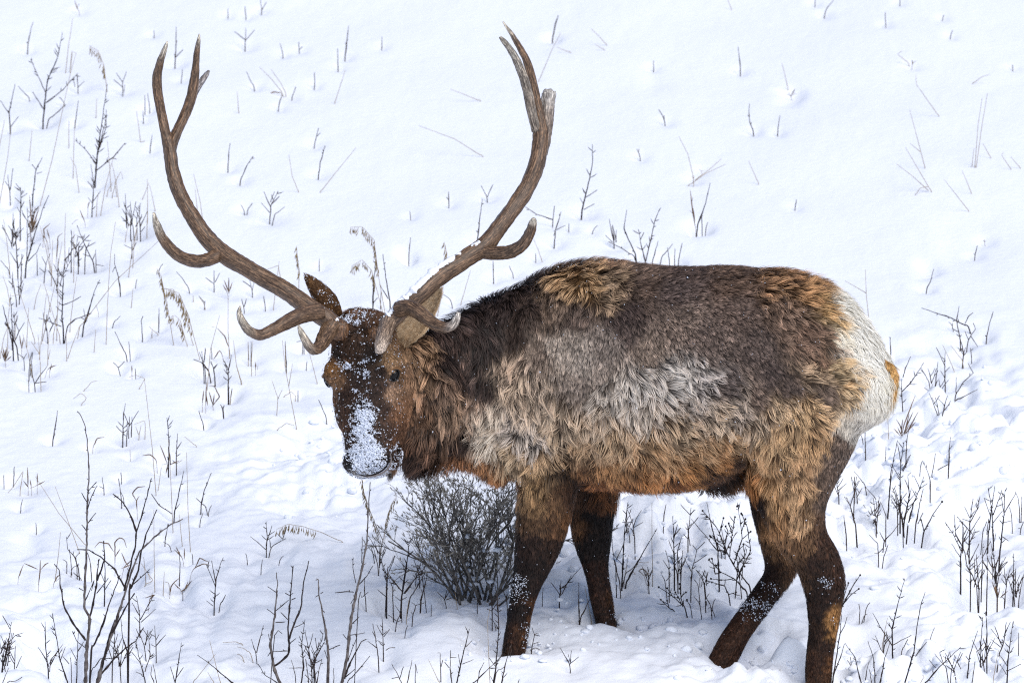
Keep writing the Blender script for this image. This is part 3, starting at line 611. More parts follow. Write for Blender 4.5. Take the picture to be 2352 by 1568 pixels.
HAIR_N = 325000
def build_elk():
    base = W(1500, 1500, 0)
    elk = bpy.data.objects.new('elk', None); COL.objects.link(elk)
    tag(elk, 'shaggy brown bull elk with large antlers and snow-dusted face, facing the camera', 'elk')
    me = build_body_mesh()
    V, T, NV = tri_arrays(me)
    root, tip, oth, fl, hd = coat(V)
    point_color(me, root * .8 + tip * .1)
    body = obj('body', me, M['skin'], elk)
    # ---- fur
    cen = V[T].mean(1); nrm = unit(NV[T].mean(1))
    facing = -(nrm @ FWD)
    wt = np.where(facing > -.15, 1.0, .3)
    ctr = coat(cen)
    ln_t = ctr[2][:, 0]
    wt = wt * np.where(ctr[4], 3.0, np.clip(.02 / ln_t, .3, 1.7)) * np.where(cen[:, 2] < height(cen[:, 0], cen[:, 1]) - .03, .02, 1)
    P, Nn = scatter(V, T, NV, HAIR_N, wt)
    root, tip, oth, fl, hd = coat(P)
    ln, lift, cl = oth[:, 0], oth[:, 1], oth[:, 2]
    D = np.stack([fl[:, 0], np.zeros(len(P)), -fl[:, 1]], 1)
    # whorls: turn the growth direction with broad and fine noise where the coat is shaggy
    amp = np.clip((ln - .02) / .04, 0, 1)
    tw = fnoise(P, 7, 91, 2) * 1.2 * amp + vnoise(P, 28, 93) * .7 * amp + .25 * vnoise(P, 16, 95)
    Bn = np.cross(Nn, D)
    D = D * np.cos(tw)[:, None] + Bn * np.sin(tw)[:, None]
    # mottling of the coat, larger patches and small ticks
    mot = fnoise(P, 30, 101, 2)
    tk = np.clip((.034 - ln) / .012, 0, 1) * ~hd
    tip = tip * np.exp(.22 * mot + (.12 + .5 * tk) * vnoise(P, 110, 103) + .3 * tk * vnoise(P, 55, 107))[:, None]
    root = root * np.exp(.15 * mot)[:, None]
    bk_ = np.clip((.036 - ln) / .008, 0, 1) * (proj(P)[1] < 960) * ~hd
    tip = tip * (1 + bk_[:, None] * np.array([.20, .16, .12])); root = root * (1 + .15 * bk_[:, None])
    shag = np.clip((ln - .04) / .025, 0, 1)[:, None]
    tip = tip * (np.array([1.24, 1.20, 1.14]) + .75 * shag)
    root = root * (1 - .4 * shag * (root.mean(1, keepdims=True) < .2))
    wh = sstep(root.mean(1), .28, .45)[:, None]; root = root * (1 - wh * .8) + tip * wh * .8
    lum = tip @ np.array([.25, .6, .15]); tip = tip * .90 + lum[:, None] * .10
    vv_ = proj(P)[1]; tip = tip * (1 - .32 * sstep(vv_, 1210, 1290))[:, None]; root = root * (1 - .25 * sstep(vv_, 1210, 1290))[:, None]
    lift = lift + .3 * np.clip((Nn[:, 2] - .45) / .4, 0, 1) * (ln > .028)
    width = np.clip(.0009 + ln * .022, .0011, .0026) * rng.uniform(.7, 1.3, len(P))
    width = np.where(hd, .0013, width)
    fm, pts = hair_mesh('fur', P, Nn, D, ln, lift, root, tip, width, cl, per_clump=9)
    fur = obj('fur', fm, M['fur'], body); fur['kind'] = 'stuff'
    tag(fur, 'shaggy patchy coat, dark neck and legs, tan flanks and cream rump')
    # ---- snow caught in the coat: powder on face, legs and back
    hz = head_coords(cen); lowleg = proj(cen)[1] > 1270
    wt = np.where(is_head(cen) & (hz[2] > np.where(hz[0] > .8, -.14, -.09)), 9.0, np.where(lowleg & (facing > -.2), 2.4, .6))
    P, Nn = scatter(V, T, NV, 180000, wt)
    u, v = proj(P); t, l, nh = head_coords(P); hd = is_head(P)
    oth = coat(P)[2]
    ns = fnoise(P, 38, 111, 3, .65); n2 = fnoise(P, 120, 115, 2)
    face = hd & ((nh > -.085) | ((t > .78) & (nh > -.13)))
    def blob(uc, vc, ru, rv): return np.exp(-(((u - uc) / ru) ** 2 + ((v - vc) / rv) ** 2))
    fs = 1.3 * blob(838, 958, 30, 40) + 1.0 * blob(840, 1010, 46, 36) + 1.6 * blob(850, 1062, 62, 42) + .8 * blob(815, 840, 58, 20) + .7 * blob(845, 872, 16, 32) + 1.2 * blob(818, 742, 50, 18) + .3 * blob(815, 900, 70, 70)
    pf = sstep(fs + .85 * ns + .6 * n2, .6, 1.7) + .014
    lg = .9 * blob(1192, 1340, 20, 32) + .55 * blob(1200, 1400, 24, 60) + .7 * blob(1205, 1470, 18, 25) + .35 * blob(1405, 1350, 18, 60) + .7 * blob(1410, 1420, 18, 18) + .95 * blob(1722, 1398, 40, 32) + .6 * blob(1770, 1365, 38, 40) + .75 * blob(1895, 1330, 28, 14) + .6 * blob(1902, 1372, 18, 40) + .55 * blob(1938, 1345, 10, 40) + .5 * blob(1912, 1430, 10, 22) + .35 * blob(1885, 1505, 25, 15)
    pl = sstep(lg * 1.15 + .8 * ns + .4 * n2, .5, 1.2) * .9 + .003
    bk = np.where(Nn[:, 2] > .15, sstep(.9 * ns + .5 * n2, .45, 1.0) * .6, 0) + .006
    pr = np.where(face, pf, np.where(v > 1230, pl, bk))
    pk = rng.random(len(P)) < pr * .9
    off = np.where(hd, .55, .3) * oth[:, 0] + .002
    pos = P[pk] + Nn[pk] * off[pk][:, None]
    r = rng.uniform(.0007, .0021, pk.sum()) * np.where(rng.random(pk.sum()) < .06, 1.8, 1)
    r = r * np.where(face[pk], 1 + .7 * np.clip(fs[pk] + .6 * ns[pk] - .75, 0, 1), 1)
    fo = flakes('snow_crust', pos, Nn[pk], r, body)
    tag(fo, 'snow crusted on the face and dusted over the coat and legs')
    return elk, body

# ---- antlers
def tube(path, radii, nseg=14, sub=5, groove=0.0, seed=0, flat=None):
    """round tapering tube, with lengthwise grooves and pearling; returns verts, faces, (along, around) coordinates"""
    P = np.array(path); R = np.array(radii, float)
    Q = np.vstack([2 * P[0] - P[1], P, 2 * P[-1] - P[-2]]); RR = np.concatenate([[R[0]], R, [R[-1]]])
    C, r = [], []
    for i in range(1, len(Q) - 2):
        for k in range(sub):
            t = k / sub
            C.append(.5 * (2 * Q[i] + (Q[i + 1] - Q[i - 1]) * t + (2 * Q[i - 1] - 5 * Q[i] + 4 * Q[i + 1] - Q[i + 2]) * t * t + (3 * Q[i] - Q[i - 1] - 3 * Q[i + 1] + Q[i + 2]) * t ** 3))
            r.append(RR[i] * (1 - t) + RR[i + 1] * t)
    C.append(P[-1]); r.append(R[-1]); C = np.array(C); r = np.array(r)
    tg = np.gradient(C, axis=0); tg /= np.maximum(np.linalg.norm(tg, axis=1, keepdims=True), 1e-9)
    a = np.cross(tg[0], [.3, .9, .2]); a /= np.linalg.norm(a)
    s = np.concatenate([[0], np.cumsum(np.linalg.norm(np.diff(C, axis=0), axis=1))])
    V, UV = [], []
    for i in range(len(C)):
        a = a - tg[i] * (a @ tg[i]); a /= np.linalg.norm(a); b = np.cross(tg[i], a)
        th = np.linspace(0, 2 * math.pi, nseg, endpoint=False)
        rad = np.full(nseg, r[i])
        V.append(C[i] + (a[None] * np.cos(th)[:, None] + b[None] * np.sin(th)[:, None]) * rad[:, None])
        UV += [(t_ / (2 * math.pi), s[i]) for t_ in th]
    V = np.vstack(V); UV = np.array(UV)
    if groove:
        ax = np.repeat(C, nseg, 0); out = unit(V - ax); rr = np.linalg.norm(V - ax, axis=1)
        q = np.stack([np.cos(UV[:, 0] * 6.283) * 3.2, np.sin(UV[:, 0] * 6.283) * 3.2, UV[:, 1] * 9 + seed], 1)
        disp = .16 * vnoise(q, 1.0, seed) + .10 * vnoise(q * [2, 2, .6], 1.0, seed + 1) + .08 * vnoise(V, 160, seed + 3)
        V = V + out * (disp * np.minimum(rr, .02) * groove)[:, None]
    F = []
    n = len(C)
    for i in range(n - 1):
        for j in range(nseg):
            k = (j + 1) % nseg
            F.append((i * nseg + j, i * nseg + k, (i + 1) * nseg + k, (i + 1) * nseg + j))
    F.append(tuple(range(nseg - 1, -1, -1))); F.append(tuple((n - 1) * nseg + j for j in range(nseg)))
    return V, F, UV, C, r, s
def m_antler():
    m, nt, b = mat_new('antler')
    a = N(nt, 'ShaderNodeVertexColor'); a.layer_name = 'col'
    uv = N(nt, 'ShaderNodeAttribute'); uv.attribute_name = 'grain'
    mp = N(nt, 'ShaderNodeMapping'); mp.inputs['Scale'].default_value = (1, 1, .38)
    n1 = N(nt, 'ShaderNodeTexNoise'); n1.inputs['Scale'].default_value = 230; n1.inputs['Detail'].default_value = 4; n1.inputs['Roughness'].default_value = .6
    nt.links.new(uv.outputs['Vector'], mp.inputs['Vector']); nt.links.new(mp.outputs[0], n1.inputs['Vector'])
    r = N(nt, 'ShaderNodeValToRGB'); r.color_ramp.elements[0].position = .40; r.color_ramp.elements[0].color = (.30, .26, .23, 1)
    r.color_ramp.elements[1].position = .63; r.color_ramp.elements[1].color = (2.2, 2.08, 1.92, 1)
    e = r.color_ramp.elements.new(.52); e.color = (.85, .84, .82, 1)
    mp2 = N(nt, 'ShaderNodeMapping'); mp2.inputs['Scale'].default_value = (1, 1, .07)
    n2 = N(nt, 'ShaderNodeTexNoise'); n2.inputs['Scale'].default_value = 320; n2.inputs['Detail'].default_value = 3
    nt.links.new(uv.outputs['Vector'], mp2.inputs['Vector']); nt.links.new(mp2.outputs[0], n2.inputs['Vector'])
    mm = N(nt, 'ShaderNodeMix'); mm.data_type = 'FLOAT'; mm.inputs[0].default_value = .58
    nt.links.new(n1.outputs['Fac'], mm.inputs[2]); nt.links.new(n2.outputs['Fac'], mm.inputs[3])
    nt.links.new(mm.outputs[0], r.inputs[0])
    mx = N(nt, 'ShaderNodeMix'); mx.data_type = 'RGBA'; mx.blend_type = 'MULTIPLY'; mx.inputs[0].default_value = 1.0
    nt.links.new(a.outputs['Color'], mx.inputs[6]); nt.links.new(r.outputs[0], mx.inputs[7]); nt.links.new(mx.outputs[2], b.inputs['Base Color'])
    bp = N(nt, 'ShaderNodeBump'); bp.inputs['Strength'].default_value = .5; bp.inputs['Distance'].default_value = .004
    nt.links.new(mm.outputs[0], bp.inputs['Height']); nt.links.new(bp.outputs[0], b.inputs['Normal'])
    b.inputs['Roughness'].default_value = .45; b.inputs['Specular IOR Level'].default_value = .4
    return m
def antler_piece(name, spec, parent, seed, base_col=(106, 84, 66), tip_col=(196, 188, 174), tip_from=.75, pale=0.0, nseg=16):
    """spec: (u, v, y, radius px)"""
    V, F, UV, C, r, s = tube([W(a[0], a[1], a[2]) for a in spec], [a[3] / PPM for a in spec], nseg, 7, 1.0, seed)
    me = new_mesh(name, V, F)
    f = sstep(UV[:, 1] / s[-1], tip_from, 1.0) * (1 - pale) + pale
    nz = .5 + .5 * vnoise(V, 60, seed + 9)
    f = np.clip(f * (.7 + .6 * nz), 0, 1)
    point_color(me, S(base_col)[None] * (1 - f[:, None]) + S(tip_col)[None] * f[:, None])
    g = me.attributes.new('grain', 'FLOAT_VECTOR', 'POINT')
    rad = np.repeat(r, nseg)
    gv = np.stack([np.cos(UV[:, 0] * 6.283) * rad, np.sin(UV[:, 0] * 6.283) * rad, UV[:, 1] + seed], 1).astype(np.float32)
    g.data.foreach_set('vector', gv.ravel())
    o = obj(name, me, M['antler'], parent)
    return o, C, r
def snow_ridge(name, C, r, i0, i1, parent, w=.8, seed=0, up=None):
    """snow lying along the upper side of a beam"""
    up = np.array([-.35, -.25, .9]) if up is None else np.asarray(up, float)
    P, R = [], []
    for i in range(i0, i1 + 1):
        e = math.sin(math.pi * (i - i0) / max(1, i1 - i0)) ** .5
        jit = rnd.uniform(.55, 1.1)
        tg = C[min(i + 1, len(C) - 1)] - C[max(i - 1, 0)]; tg = tg / np.linalg.norm(tg)
        n = up - tg * (up @ tg); n /= np.linalg.norm(n)
        P.append(C[i] + n * r[i] * .74); R.append(max(.0015, r[i] * w * e * jit * .8))
    V, F, UV, _, _, _ = tube(P, R, 10, 3)
    V = V + rng.normal(0, .0012, V.shape)
    return obj(name, new_mesh(name, V, F), M['snow'], parent)

def build_antlers(elk):
    M['antler'] = m_antler()
    # the one on the left of the picture
    a, C, r = antler_piece('antler', [(785, 757, -.365, 21), (771, 752, -.37, 20), (752, 733, -.37, 20), (722, 713, -.36, 20), (689, 690, -.335, 20), (650, 664, -.31, 20), (610, 641, -.28, 20), (565, 615, -.25, 20), (525, 593, -.22, 21), (484, 556, -.18, 20), (446, 505, -.14, 18), (415, 450, -.10, 16), (397, 394, -.07, 15), (389, 345, -.04, 14), (379, 302, -.02, 12), (367, 243, 0, 11), (360, 189, 0, 10.5), (367, 146, -.02, 9), (379, 112, -.04, 6), (384, 96, -.05, 2)], elk, 1, tip_from=.93)
    tag(a, 'antler on the left of the picture with forked top')
    antler_piece('tine', [(392, 350, -.03, 11), (400, 318, -.01, 12), (421, 272, .02, 12), (438, 227, .04, 11), (447, 178, .05, 10), (452, 124, .05, 7.5), (456, 95, .04, 5), (458, 78, .04, 1.5)], a, 2, tip_from=.85)
    antler_piece('tine', [(438, 232, .045, 8), (450, 207, .09, 8), (464, 186, .13, 7.5), (474, 172, .15, 6), (480, 163, .16, 3)], a, 3, pale=.75, tip_col=(150, 148, 152))
    antler_piece('tine', [(505, 585, -.21, 17), (480, 596, -.24, 16), (444, 598, -.28, 15), (404, 583, -.33, 13), (374, 548, -.36, 11), (360, 517, -.38, 8.5), (353, 489, -.39, 3)], a, 4, tip_from=.7)
    antler_piece('tine', [(735, 716, -.38, 19), (712, 720, -.41, 19), (685, 727, -.45, 17.5), (653, 743, -.49, 16), (620, 760, -.53, 14.5), (596, 769, -.55, 13), (573, 759, -.57, 11), (557, 738, -.58, 9), (550, 718, -.58, 6), (552, 703, -.58, 2)], a, 5, tip_from=.68)
    antler_piece('tine', [(764, 748, -.38, 20), (752, 765, -.41, 19), (741, 783, -.46, 16), (732, 797, -.5, 12.5), (720, 803, -.53, 11.5), (707, 790, -.55, 10), (695, 769, -.55, 8), (689, 755, -.55, 5.5), (685, 746, -.55, 2)], a, 6, tip_from=.6)
    V, F, UV, _, _, _ = tube([W(795, 762, -.36), W(785, 760, -.365), W(774, 757, -.37), W(766, 754, -.37)], [.026, .0335, .0335, .027], 22, 4)
    V = V + unit(V - V.mean(0)) * (.004 * vnoise(V, 110, 5))[:, None]
    b = new_mesh('burr', V, F); point_color(b, np.tile(S((104, 76, 54)), (len(V), 1))); g = b.attributes.new('grain', 'FLOAT_VECTOR', 'POINT'); g.data.foreach_set('vector', V.astype(np.float32).ravel())
    obj('burr', b, M['antler'], a)
    for (i0, i1, w) in ((16, 22, .5), (24, 27, .4), (9, 12, .55)): snow_ridge('snow_patch', C, r, i0, i1, a, w, up=(.5, -.5, .7))
    # the one on the right
    a, C, r = antler_piece('antler', [(868, 768, -.365, 20), (884, 752, -.37, 20), (906, 729, -.37, 20), (932, 703, -.365, 20), (963, 675, -.35, 21), (1014, 629, -.31, 21), (1068, 594, -.27, 20), (1112, 566, -.23, 21), (1146, 524, -.2, 20), (1178, 481, -.17, 19), (1210, 432, -.13, 18.5), (1231, 383, -.1, 19), (1241, 335, -.07, 19), (1241, 292, -.05, 17), (1233, 245, -.03, 13), (1225, 198, -.02, 10.5), (1208, 138, -.02, 9), (1180, 86, -.03, 6), (1163, 62, -.04, 3.5), (1155, 50, -.04, 1.5)], elk, 11, tip_from=.93)
    tag(a, 'antler on the right of the picture with snow along its beam and a broken stub on top')
    antler_piece('tine', [(1232, 300, -.06, 12), (1220, 254, -.09, 11.5), (1206, 190, -.12, 10.5), (1188, 142, -.15, 9), (1168, 109, -.17, 7), (1155, 93, -.18, 5.5), (1148, 85, -.18, 3)], a, 12, pale=.5, tip_from=.35, tip_col=(158, 152, 142))
    antler_piece('tine', [(1240, 355, -.06, 16), (1250, 305, -.03, 18), (1256, 262, .0, 17), (1258, 232, .01, 16.5), (1261, 216, .015, 16), (1261, 210, .017, 13.5), (1262, 206, .018, 8), (1262, 205, .018, 2)], a, 13, pale=.25, tip_from=.5, tip_col=(176, 172, 168))
    antler_piece('tine', [(1100, 575, -.24, 17), (1130, 581, -.26, 16), (1167, 580, -.3, 15), (1199, 562, -.34, 13.5), (1217, 535, -.37, 12), (1224, 512, -.39, 9), (1226, 502, -.395, 5)], a, 14, tip_from=.9)
    antler_piece('tine', [(918, 712, -.38, 19), (938, 706, -.41, 18.5), (955, 713, -.44, 17), (973, 727, -.47, 15.5), (996, 743, -.5, 14), (1021, 753, -.53, 12), (1038, 749, -.55, 10.5), (1048, 734, -.56, 8.5), (1053, 718, -.565, 4.5)], a, 15, tip_from=.72, tip_col=(200, 192, 184))
    antler_piece('tine', [(893, 740, -.38, 18), (886, 758, -.43, 17.5), (880, 777, -.49, 16.5), (874, 795, -.545, 14.5), (872, 804, -.565, 11), (872, 809, -.575, 5)], a, 16, tip_from=.5, pale=.25, tip_col=(186, 170, 156))
    V, F, UV, _, _, _ = tube([W(851, 768, -.36), W(861, 766, -.365), W(872, 762, -.37), W(880, 757, -.37)], [.025, .0325, .0325, .026], 22, 4)
    V = V + unit(V - V.mean(0)) * (.004 * vnoise(V, 110, 5))[:, None]
    b = new_mesh('burr', V, F); point_color(b, np.tile(S((104, 76, 54)), (len(V), 1))); g = b.attributes.new('grain', 'FLOAT_VECTOR', 'POINT'); g.data.foreach_set('vector', V.astype(np.float32).ravel())
    obj('burr', b, M['antler'], a)
    snow_ridge('snow_ridge', C, r, 6, 44, a, .85, up=(-.62, -.5, .6))
    snow_ridge('snow_patch', C, r, 42, 51, a, .5, up=(-.2, -.4, .85))

# ---- ears, eyes, nostrils, tail
def furry(name, me, parent, n, root, tip, ln, dirv, lift=.3, width=.0013, snow=0, cl=.3):
    V, T, NV = tri_arrays(me)
    point_color(me, np.tile(S(root), (len(V), 1)))
    o = obj(name, me, M['skin'], parent)
    P, Nn = scatter(V, T, NV, n)
    rt = np.tile(S(root), (n, 1)); tp = np.tile(S(tip), (n, 1)) * np.exp(.2 * vnoise(P, 90, 5))[:, None]
    D = np.tile(np.asarray(dirv, float), (n, 1))
    fm, pts = hair_mesh('fur', P, Nn, D, np.full(n, ln), np.full(n, lift), rt, tp, np.full(n, width), np.full(n, cl))
    f = obj('fur', fm, M['fur'], o); f['kind'] = 'stuff'
    if snow:
        k = (rng.random(n) < snow * np.clip(.5 + 1.5 * vnoise(P, 50, 8), 0, 2))
        flakes('snow_crust', pts[2][k], Nn[k], rng.uniform(.001, .0028, k.sum()), o)
    return o
def ear_mesh(base, tipp, width, cup, normal):
    base, tipp, normal = map(np.asarray, (base, tipp, normal))
    k = tipp - base; L = np.linalg.norm(k); k = k / L
    nn = normal - k * (normal @ k); nn /= np.linalg.norm(nn); s = np.cross(k, nn)
    rings = []
    for t, w in ((0, .55), (.15, .8), (.35, 1.0), (.55, .9), (.75, .62), (.9, .34), (.98, .12), (1.0, .03)):
        rings.append((t, w))
    V, F = [], []; m = 9
    for side, off in ((0, .0), (1, -.010)):
        for t, w in rings:
            for j in range(m):
                q = j / (m - 1) * 2 - 1
                V.append(base + k * L * t + s * (q * w * width) + nn * (cup * w * (q * q - .5) + off * (1 - .6 * abs(q)) * (1 if t < .97 else .3)))
    n = len(rings)
    for side in (0, 1):
        o = side * n * m
        for i in range(n - 1):
            for j in range(m - 1):
                f = (o + i * m + j, o + i * m + j + 1, o + (i + 1) * m + j + 1, o + (i + 1) * m + j)
                F.append(f if side == 0 else f[::-1])
    o = n * m
    for i in range(n - 1):
        F.append((i * m, (i + 1) * m, o + (i + 1) * m, o + i * m)); F.append((i * m + m - 1, o + i * m + m - 1, o + (i + 1) * m + m - 1, (i + 1) * m + m - 1))
    for j in range(m - 1):
        F.append((j, o + j, o + j + 1, j + 1)); F.append(((n - 1) * m + j, (n - 1) * m + j + 1, o + (n - 1) * m + j + 1, o + (n - 1) * m + j))
    return new_mesh('ear', np.array(V), F)
def build_face(elk):
    e = furry('ear', ear_mesh(W(775, 738, -.30), W(701, 630, -.25), .046, .03, (.55, .8, .2)), elk, 5000, (60, 40, 24), (126, 90, 54), .014, W(701, 630, -.25) - W(775, 735, -.3), .2, .0012, .16)
    tag(e, 'brown ear dusted with snow behind the left antler')
    e = furry('ear', ear_mesh(W(912, 790, -.28), W(1012, 664, -.20), .052, .035, (-.2, -.9, .2)), elk, 6000, (168, 138, 104), (220, 196, 162), .02, W(1012, 664, -.2) - W(912, 790, -.28), .2, .0012)
    tag(e, 'cream-lined ear behind the right antler')
    for s in (-1, 1):
        c = HP(.375, .110 if s > 0 else -.113, -.030 if s > 0 else -.047)
        V, F = ellipsoid(c, (HL * .0165, HN * .017, HK * .0185 + HL * .006 * -s), 12)
        e = obj('eye', new_mesh('eye', V, F), M['eye'], elk)
        # rim of bare dark skin round the eye
        out = HL * s * .62 + HN * .78; out = out / np.linalg.norm(out); sv = np.cross(HK, out)
        ring = [c + out * .0115 + ((HK - HL * .3 * s) * math.cos(a) * .0185 + sv * math.sin(a) * .0135) for a in np.linspace(0, 2 * math.pi, 17)]
        V, F, *_ = tube(ring, [.0027] * 17, 8, 2)
        obj('eyelid', new_mesh('eyelid', V, F), M['nostril'], e)
        lid = [c + out * .0105 - HK * .012 + HN * .002 + (-HK * math.sin(a) * .010 + sv * math.cos(a) * .024) for a in np.linspace(.0, math.pi, 9)]
        V, F, *_ = tube(lid, [.003] + [.0062] * 7 + [.003], 8, 2)
        lm = new_mesh('brow_fold', V, F); point_color(lm, np.tile(S((112, 82, 56)), (len(V), 1)))
        obj('brow_fold', lm, M['skin'], e)
        c2 = HP(.925, s * .050, .004)
        V, F = ellipsoid(c2, (HL * .011 + HK * .006 * s, HN * .008, HK * .009), 10)
        obj('nostril', new_mesh('nostril', V, F), M['nostril'], elk)
    P = [HP(.955 - .03 * abs(q) ** 2, q * .062, -.045 - .05 * abs(q)) + HN * .036 * (1 - abs(q)) for q in np.linspace(-1, 1, 9)]
    V, F, *_ = tube(P, [.002] + [.0045] * 7 + [.002], 8, 3)
    obj('mouth', new_mesh('mouth', V, F), M['nostril'], elk)
    for nm, off, rad, colr in (('lower_lip', 0, .0026, (112, 104, 102)), ('lip_line', -6, .0022, (22, 17, 16))):
        pl_ = [W(u_ + off, v_ - abs(off) * .35, y_) for u_, v_, y_ in ((897, 1040, -.475), (898, 1060, -.490), (889, 1078, -.500), (868, 1090, -.505), (845, 1094, -.505), (822, 1089, -.50))]
        V, F, *_ = tube(pl_, [rad * .5, rad, rad * 1.15, rad * 1.15, rad, rad * .4], 8, 4)
        lm = new_mesh(nm, V, F); point_color(lm, np.tile(S(colr), (len(V), 1))); obj(nm, lm, M['skin'], elk)
    # tail
    rings = []
    y = body_y(2040) - .02
    pth = [(2032, 832, .008), (2046, 846, .012), (2053, 866, .010), (2048, 895, .013), (2036, 918, .021), (2022, 934, .017), (2013, 948, .006)]
    V, F, *_ = tube([W(a, b, y) for a, b, _ in pth], [c for *_, c in pth], 14, 4)
    t = furry('tail', new_mesh('tail', V, F), elk, 6000, (176, 130, 72), (232, 190, 126), .03, (-.35, 0, -1), .3, .0017, cl=.5)
    tag(t, 'short ochre tail')
